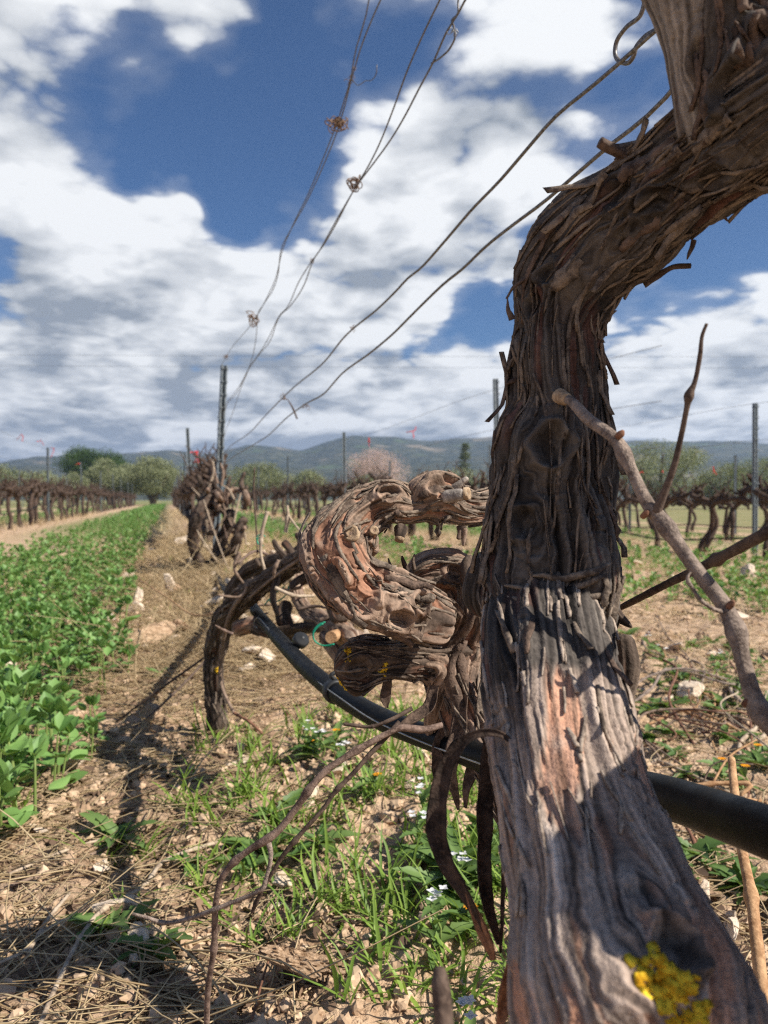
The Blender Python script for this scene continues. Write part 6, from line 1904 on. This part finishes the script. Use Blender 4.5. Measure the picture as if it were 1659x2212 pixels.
# heap of prunings right of the limb
rnd = np.random.default_rng(90)
for i in range(34):
    u0 = rnd.uniform(1330, 1420); v0 = rnd.uniform(1500, 1860)
    u1 = rnd.uniform(1560, 1720); v1 = v0 + rnd.normal(30, 75)
    if i % 5 == 0: u0, v0, u1, v1 = rnd.uniform(1360, 1460), rnd.uniform(1330, 1420), rnd.uniform(1480, 1660), rnd.uniform(1560, 1720)
    if i % 7 == 0: u0, v0, u1, v1 = rnd.uniform(1500, 1600), rnd.uniform(1400, 1500), rnd.uniform(1600, 1680), rnd.uniform(1700, 1800)
    a, b = G(u0, min(v0, 1900)), G(u1, max(1480, min(v1, 1900)))
    up = rnd.uniform(.005, .06)
    r = rnd.choice([.0016, .0022, .003, .0042], p=[.4, .3, .2, .1])
    mid = (a + b) / 2 + np.array((rnd.normal(0, .05), rnd.normal(0, .06), up)); 
    q1 = a * .75 + b * .25 + np.array((rnd.normal(0, .02), rnd.normal(0, .03), up * .7)); q3 = a * .25 + b * .75 + np.array((rnd.normal(0, .02), rnd.normal(0, .03), up * .7))
    rows = [list(a + (0, 0, .006)) + [r * 1.15], list(q1) + [r * 1.1], list(mid) + [r], list(q3) + [r * .9], list(b + (0, 0, .006)) + [r * .8]]
    V, F = cane_geo(rows, 60, 8, tuple(np.arange(.12, 1, .17)), rnd.uniform(0, 90), False)
    m = ['cane', 'cane_pale', 'cane_tan', 'cane_grey', 'cane_red'][rnd.integers(0, 5)]
    txt = {'cane': 'brown', 'cane_pale': 'pale', 'cane_tan': 'tan', 'cane_grey': 'grey', 'cane_red': 'reddish'}[m]
    o = add('pruned_cane', mesh_np('pruned_cane', V, F, True, None, M[m]), label=f'{txt} pruned cane in the heap of prunings right of the limb', cat='cane', group=f'{txt} canes in the heap of prunings')
    if r > .002 and rnd.random() < .6:
        t = rnd.uniform(.3, .7); s = a * (1 - t) + b * t + np.array((0, 0, up))
        e = s + np.array((rnd.normal(.05, .05), rnd.normal(0, .06), rnd.uniform(.01, .05)))
        V, F = cane_geo([list(s) + [r * .6], list((s + e) / 2 + rnd.normal(0, .012, 3)) + [r * .5], list(e) + [r * .35]], 24, 6, (.5,), 3, False)
        add('side_shoot', mesh_np('side_shoot', V, F, True, None, M[m]), o)
# cut stump of old wood with a green tie
st = Bark(px_ctrl([(738, 1862, .94, 26), (762, 1868, .93, 46), (785, 1888, .915, 44), (806, 1915, .90, 40), (822, 1950, .885, 42), (836, 1990, .87, 34)]), 160, 60, seed=71.0, amp=1.2, warp=1.3)
sto = add('old_stump', st.mesh('old_stump', M['bark_warm']), label='short cut piece of old vine wood sticking out of the soil', cat='stump')
green_tie(742, 1856, .92, 'green tie round the cut piece of old vine wood', .010, 6)
green_tie(752, 1790, 1.05, 'bit of green tie lying in the grass', .006, 7)

# ------------------------------------------------------------------ trees beyond the rows
def tree(u0, u1, vtop, vbase, dist, label, kind, seed, name, cat='tree', clumps=26, leaves=5200, lobes=None, group=None):
    rnd = np.random.default_rng(seed)
    b = P((u0 + u1) / 2, 1079, dist); x0, y0 = b[0], b[1]
    gz = float(ground_z(x0, y0))
    H = CAM_H + (1079 - vtop) / FPX * dist - gz
    half = (u1 - u0) / 2 / FPX * dist * 1.22
    root = add(name, None, label=label, cat=cat, group=group, loc=(x0, y0, gz))
    low = {'olive': .04, 'pine': .28, 'almond': .2, 'conifer': .08, 'bush': .02}[kind]
    mb = MB(); tips = []
    for k in range(7 if kind != 'conifer' else 1):
        a = k * 0.9 + rnd.uniform(0, .5); r = half * rnd.uniform(.35, .75); h = H * rnd.uniform(.45, .8)
        if kind == 'conifer': r, h = 0, H * .97
        pts = [(rnd.normal(0, .05), rnd.normal(0, .05), -.1), (math.cos(a) * r * .25, math.sin(a) * r * .25, h * .35), (math.cos(a) * r * .7, math.sin(a) * r * .7, h * .7), (math.cos(a) * r, math.sin(a) * r, h)]
        rr = H * .035
        mb.put(*tube(np.array([list(p) + [rr * (1 - .75 * i / 3)] for i, p in enumerate(pts)]), 12, 7, wob=.3, seed=k))
    add('trunk', mb.mesh('trunk', M['trunk']), root)
    # foliage gathered in clumps over the crown
    cl = []
    for c in range(clumps):
        if kind == 'conifer':
            t = rnd.uniform(.1, 1); a = rnd.uniform(0, 6.28); r = half * (1.02 - t) * rnd.uniform(.5, 1)
            cl.append((math.cos(a) * r, math.sin(a) * r, H * t, half * .22, half * .10))
            continue
        d = rnd.normal(size=3); d /= np.linalg.norm(d)
        q = rnd.uniform(.45, .9) ** .6
        cz = H * (low + 1) / 2 + (0 if kind != 'pine' else .08 * H); hz = H * (1 - low) / 2
        r = half * rnd.uniform(.26, .44)
        cl.append((d[0] * (half - r * .7) * q, d[1] * (half - r * .7) * q, cz + d[2] * (hz - r * .55) * q, r, r * rnd.uniform(.55, .85)))
    cl = np.array(cl)
    n = int(leaves * 1.6)
    ci = rnd.integers(0, len(cl), n)
    d = rnd.normal(size=(n, 3)); d /= np.linalg.norm(d, axis=1)[:, None]
    rad = rnd.random(n) ** .4
    pos = cl[ci, :3] + d * rad[:, None] * np.stack([cl[ci, 3], cl[ci, 3], cl[ci, 4]], 1)
    pos[:, 2] = np.maximum(pos[:, 2], .05)
    sz = dist / 68 * {'olive': .17, 'pine': .17, 'almond': .10, 'conifer': .15, 'bush': .15}[kind] * rnd.uniform(.6, 1.3, n)
    up = {'olive': .5, 'pine': .6, 'almond': .2, 'conifer': -.1, 'bush': .5}[kind]
    tone = np.clip(.5 + .35 * (rnd.random(len(cl))[ci] - .5) + rnd.normal(0, .2, n), 0, 1)
    wide = {'olive': .8, 'pine': .8, 'almond': 1.0, 'conifer': .8, 'bush': .9}[kind]
    mb = MB()
    mb.put(*instance_np(LV2 * (1, wide, 1), LF2, pos, rot_stack(rnd.uniform(0, 6.28, n), rnd.normal(up, .5, n), rnd.normal(0, .8, n), sz), tone))
    mt = {'olive': 'olive', 'bush': 'olive'}.get(kind, kind)
    add('crown', mb.mesh('crown', M[mt], False), root)
    return root


tree(130, 272, 972, 1060, 92, 'round dark green stone pine on the left', 'pine', 1, 'stone_pine', clumps=34, leaves=9000)
tree(-60, 62, 1002, 1070, 60, 'grey green olive tree cut by the left edge', 'olive', 2, 'olive_tree')
tree(62, 150, 1026, 1070, 62, 'low pale olive tree left of the pine', 'olive', 3, 'olive_tree', leaves=4200)
tree(120, 200, 1018, 1072, 58, 'low pale olive tree in front of the pine', 'olive', 4, 'olive_tree', leaves=4200)
tree(182, 292, 990, 1075, 62, 'olive tree right of the pine', 'olive', 5, 'olive_tree', leaves=6500)
tree(268, 392, 980, 1092, 60, 'tall olive tree at the end of the bean strip', 'olive', 6, 'olive_tree', leaves=9000, clumps=34)
tree(352, 452, 1008, 1090, 66, 'olive tree right of the end of the bean strip', 'olive', 7, 'olive_tree', leaves=5200)
tree(20, 130, 1014, 1070, 66, 'olive tree between the left edge and the pine', 'olive', 21, 'olive_tree', leaves=4600)
tree(225, 330, 998, 1075, 70, 'olive tree filling the gap behind the tall olive', 'olive', 22, 'olive_tree', leaves=5200)
tree(395, 480, 1022, 1075, 74, 'low olive tree behind the posts with red tape', 'olive', 23, 'olive_tree', leaves=3600)
tree(488, 624, 992, 1066, 64, 'broad olive tree in the middle distance behind the posts', 'olive', 8, 'olive_tree', leaves=8000, clumps=34)
tree(610, 712, 1013, 1066, 70, 'smaller olive tree left of the blossoming almond', 'olive', 9, 'olive_tree', leaves=4800)
tree(742, 892, 962, 1066, 62, 'almond tree in pale pink blossom', 'almond', 10, 'almond_tree', leaves=11000, clumps=40)
tree(752, 828, 1022, 1066, 52, 'brown leafless looking bush in front of the almond', 'olive', 17, 'olive_tree', leaves=2600)
tree(890, 985, 1016, 1066, 74, 'olive bush right of the blossoming almond', 'olive', 11, 'olive_tree', leaves=4600)
tree(930, 1075, 1008, 1066, 78, 'olive hedge below the small conifer', 'olive', 12, 'olive_tree', leaves=5600)
tree(978, 1032, 958, 1040, 105, 'small layered conifer above the olive hedge', 'conifer', 13, 'conifer_tree', clumps=60, leaves=2600)
tree(1328, 1520, 942, 1070, 46, 'big grey green olive tree right of the trunk', 'olive', 14, 'olive_tree', leaves=11000, clumps=44)
tree(1505, 1612, 992, 1070, 52, 'olive tree between the right-hand posts', 'olive', 15, 'olive_tree', leaves=6000)
tree(1580, 1730, 984, 1070, 54, 'olive tree cut by the right edge', 'olive', 16, 'olive_tree', leaves=6500)
tree(1060, 1200, 1000, 1070, 70, 'olive tree hidden mostly behind the old trunk', 'olive', 18, 'olive_tree', leaves=3000)

# ------------------------------------------------------------------ the air: thin haze over the whole place
def build_haze():
    x, y0, y1, z0, z1 = 3600, -300, 3000, -12, 100
    V = np.array([(a, b, c) for a in (-x, x) for b in (y0, y1) for c in (z0, z1)], float)
    F = np.array([(0, 1, 3, 2), (4, 6, 7, 5), (0, 4, 5, 1), (2, 3, 7, 6), (0, 2, 6, 4), (1, 5, 7, 3)])
    m = bpy.data.materials.new('hazy_air'); m.use_nodes = True
    nt = m.node_tree; nt.nodes.clear()
    out = nt.nodes.new('ShaderNodeOutputMaterial'); v = nt.nodes.new('ShaderNodeVolumePrincipled')
    v.inputs['Color'].default_value = (.52, .70, 1.0, 1); v.inputs['Density'].default_value = HAZE
    v.inputs['Anisotropy'].default_value = .2
    nt.links.new(v.outputs[0], out.inputs['Volume'])
    add('haze', mesh_np('haze', V, F, False, None, m), kind='stuff', label='thin bluish haze in the air')


HAZE = 5.0e-4
build_haze()
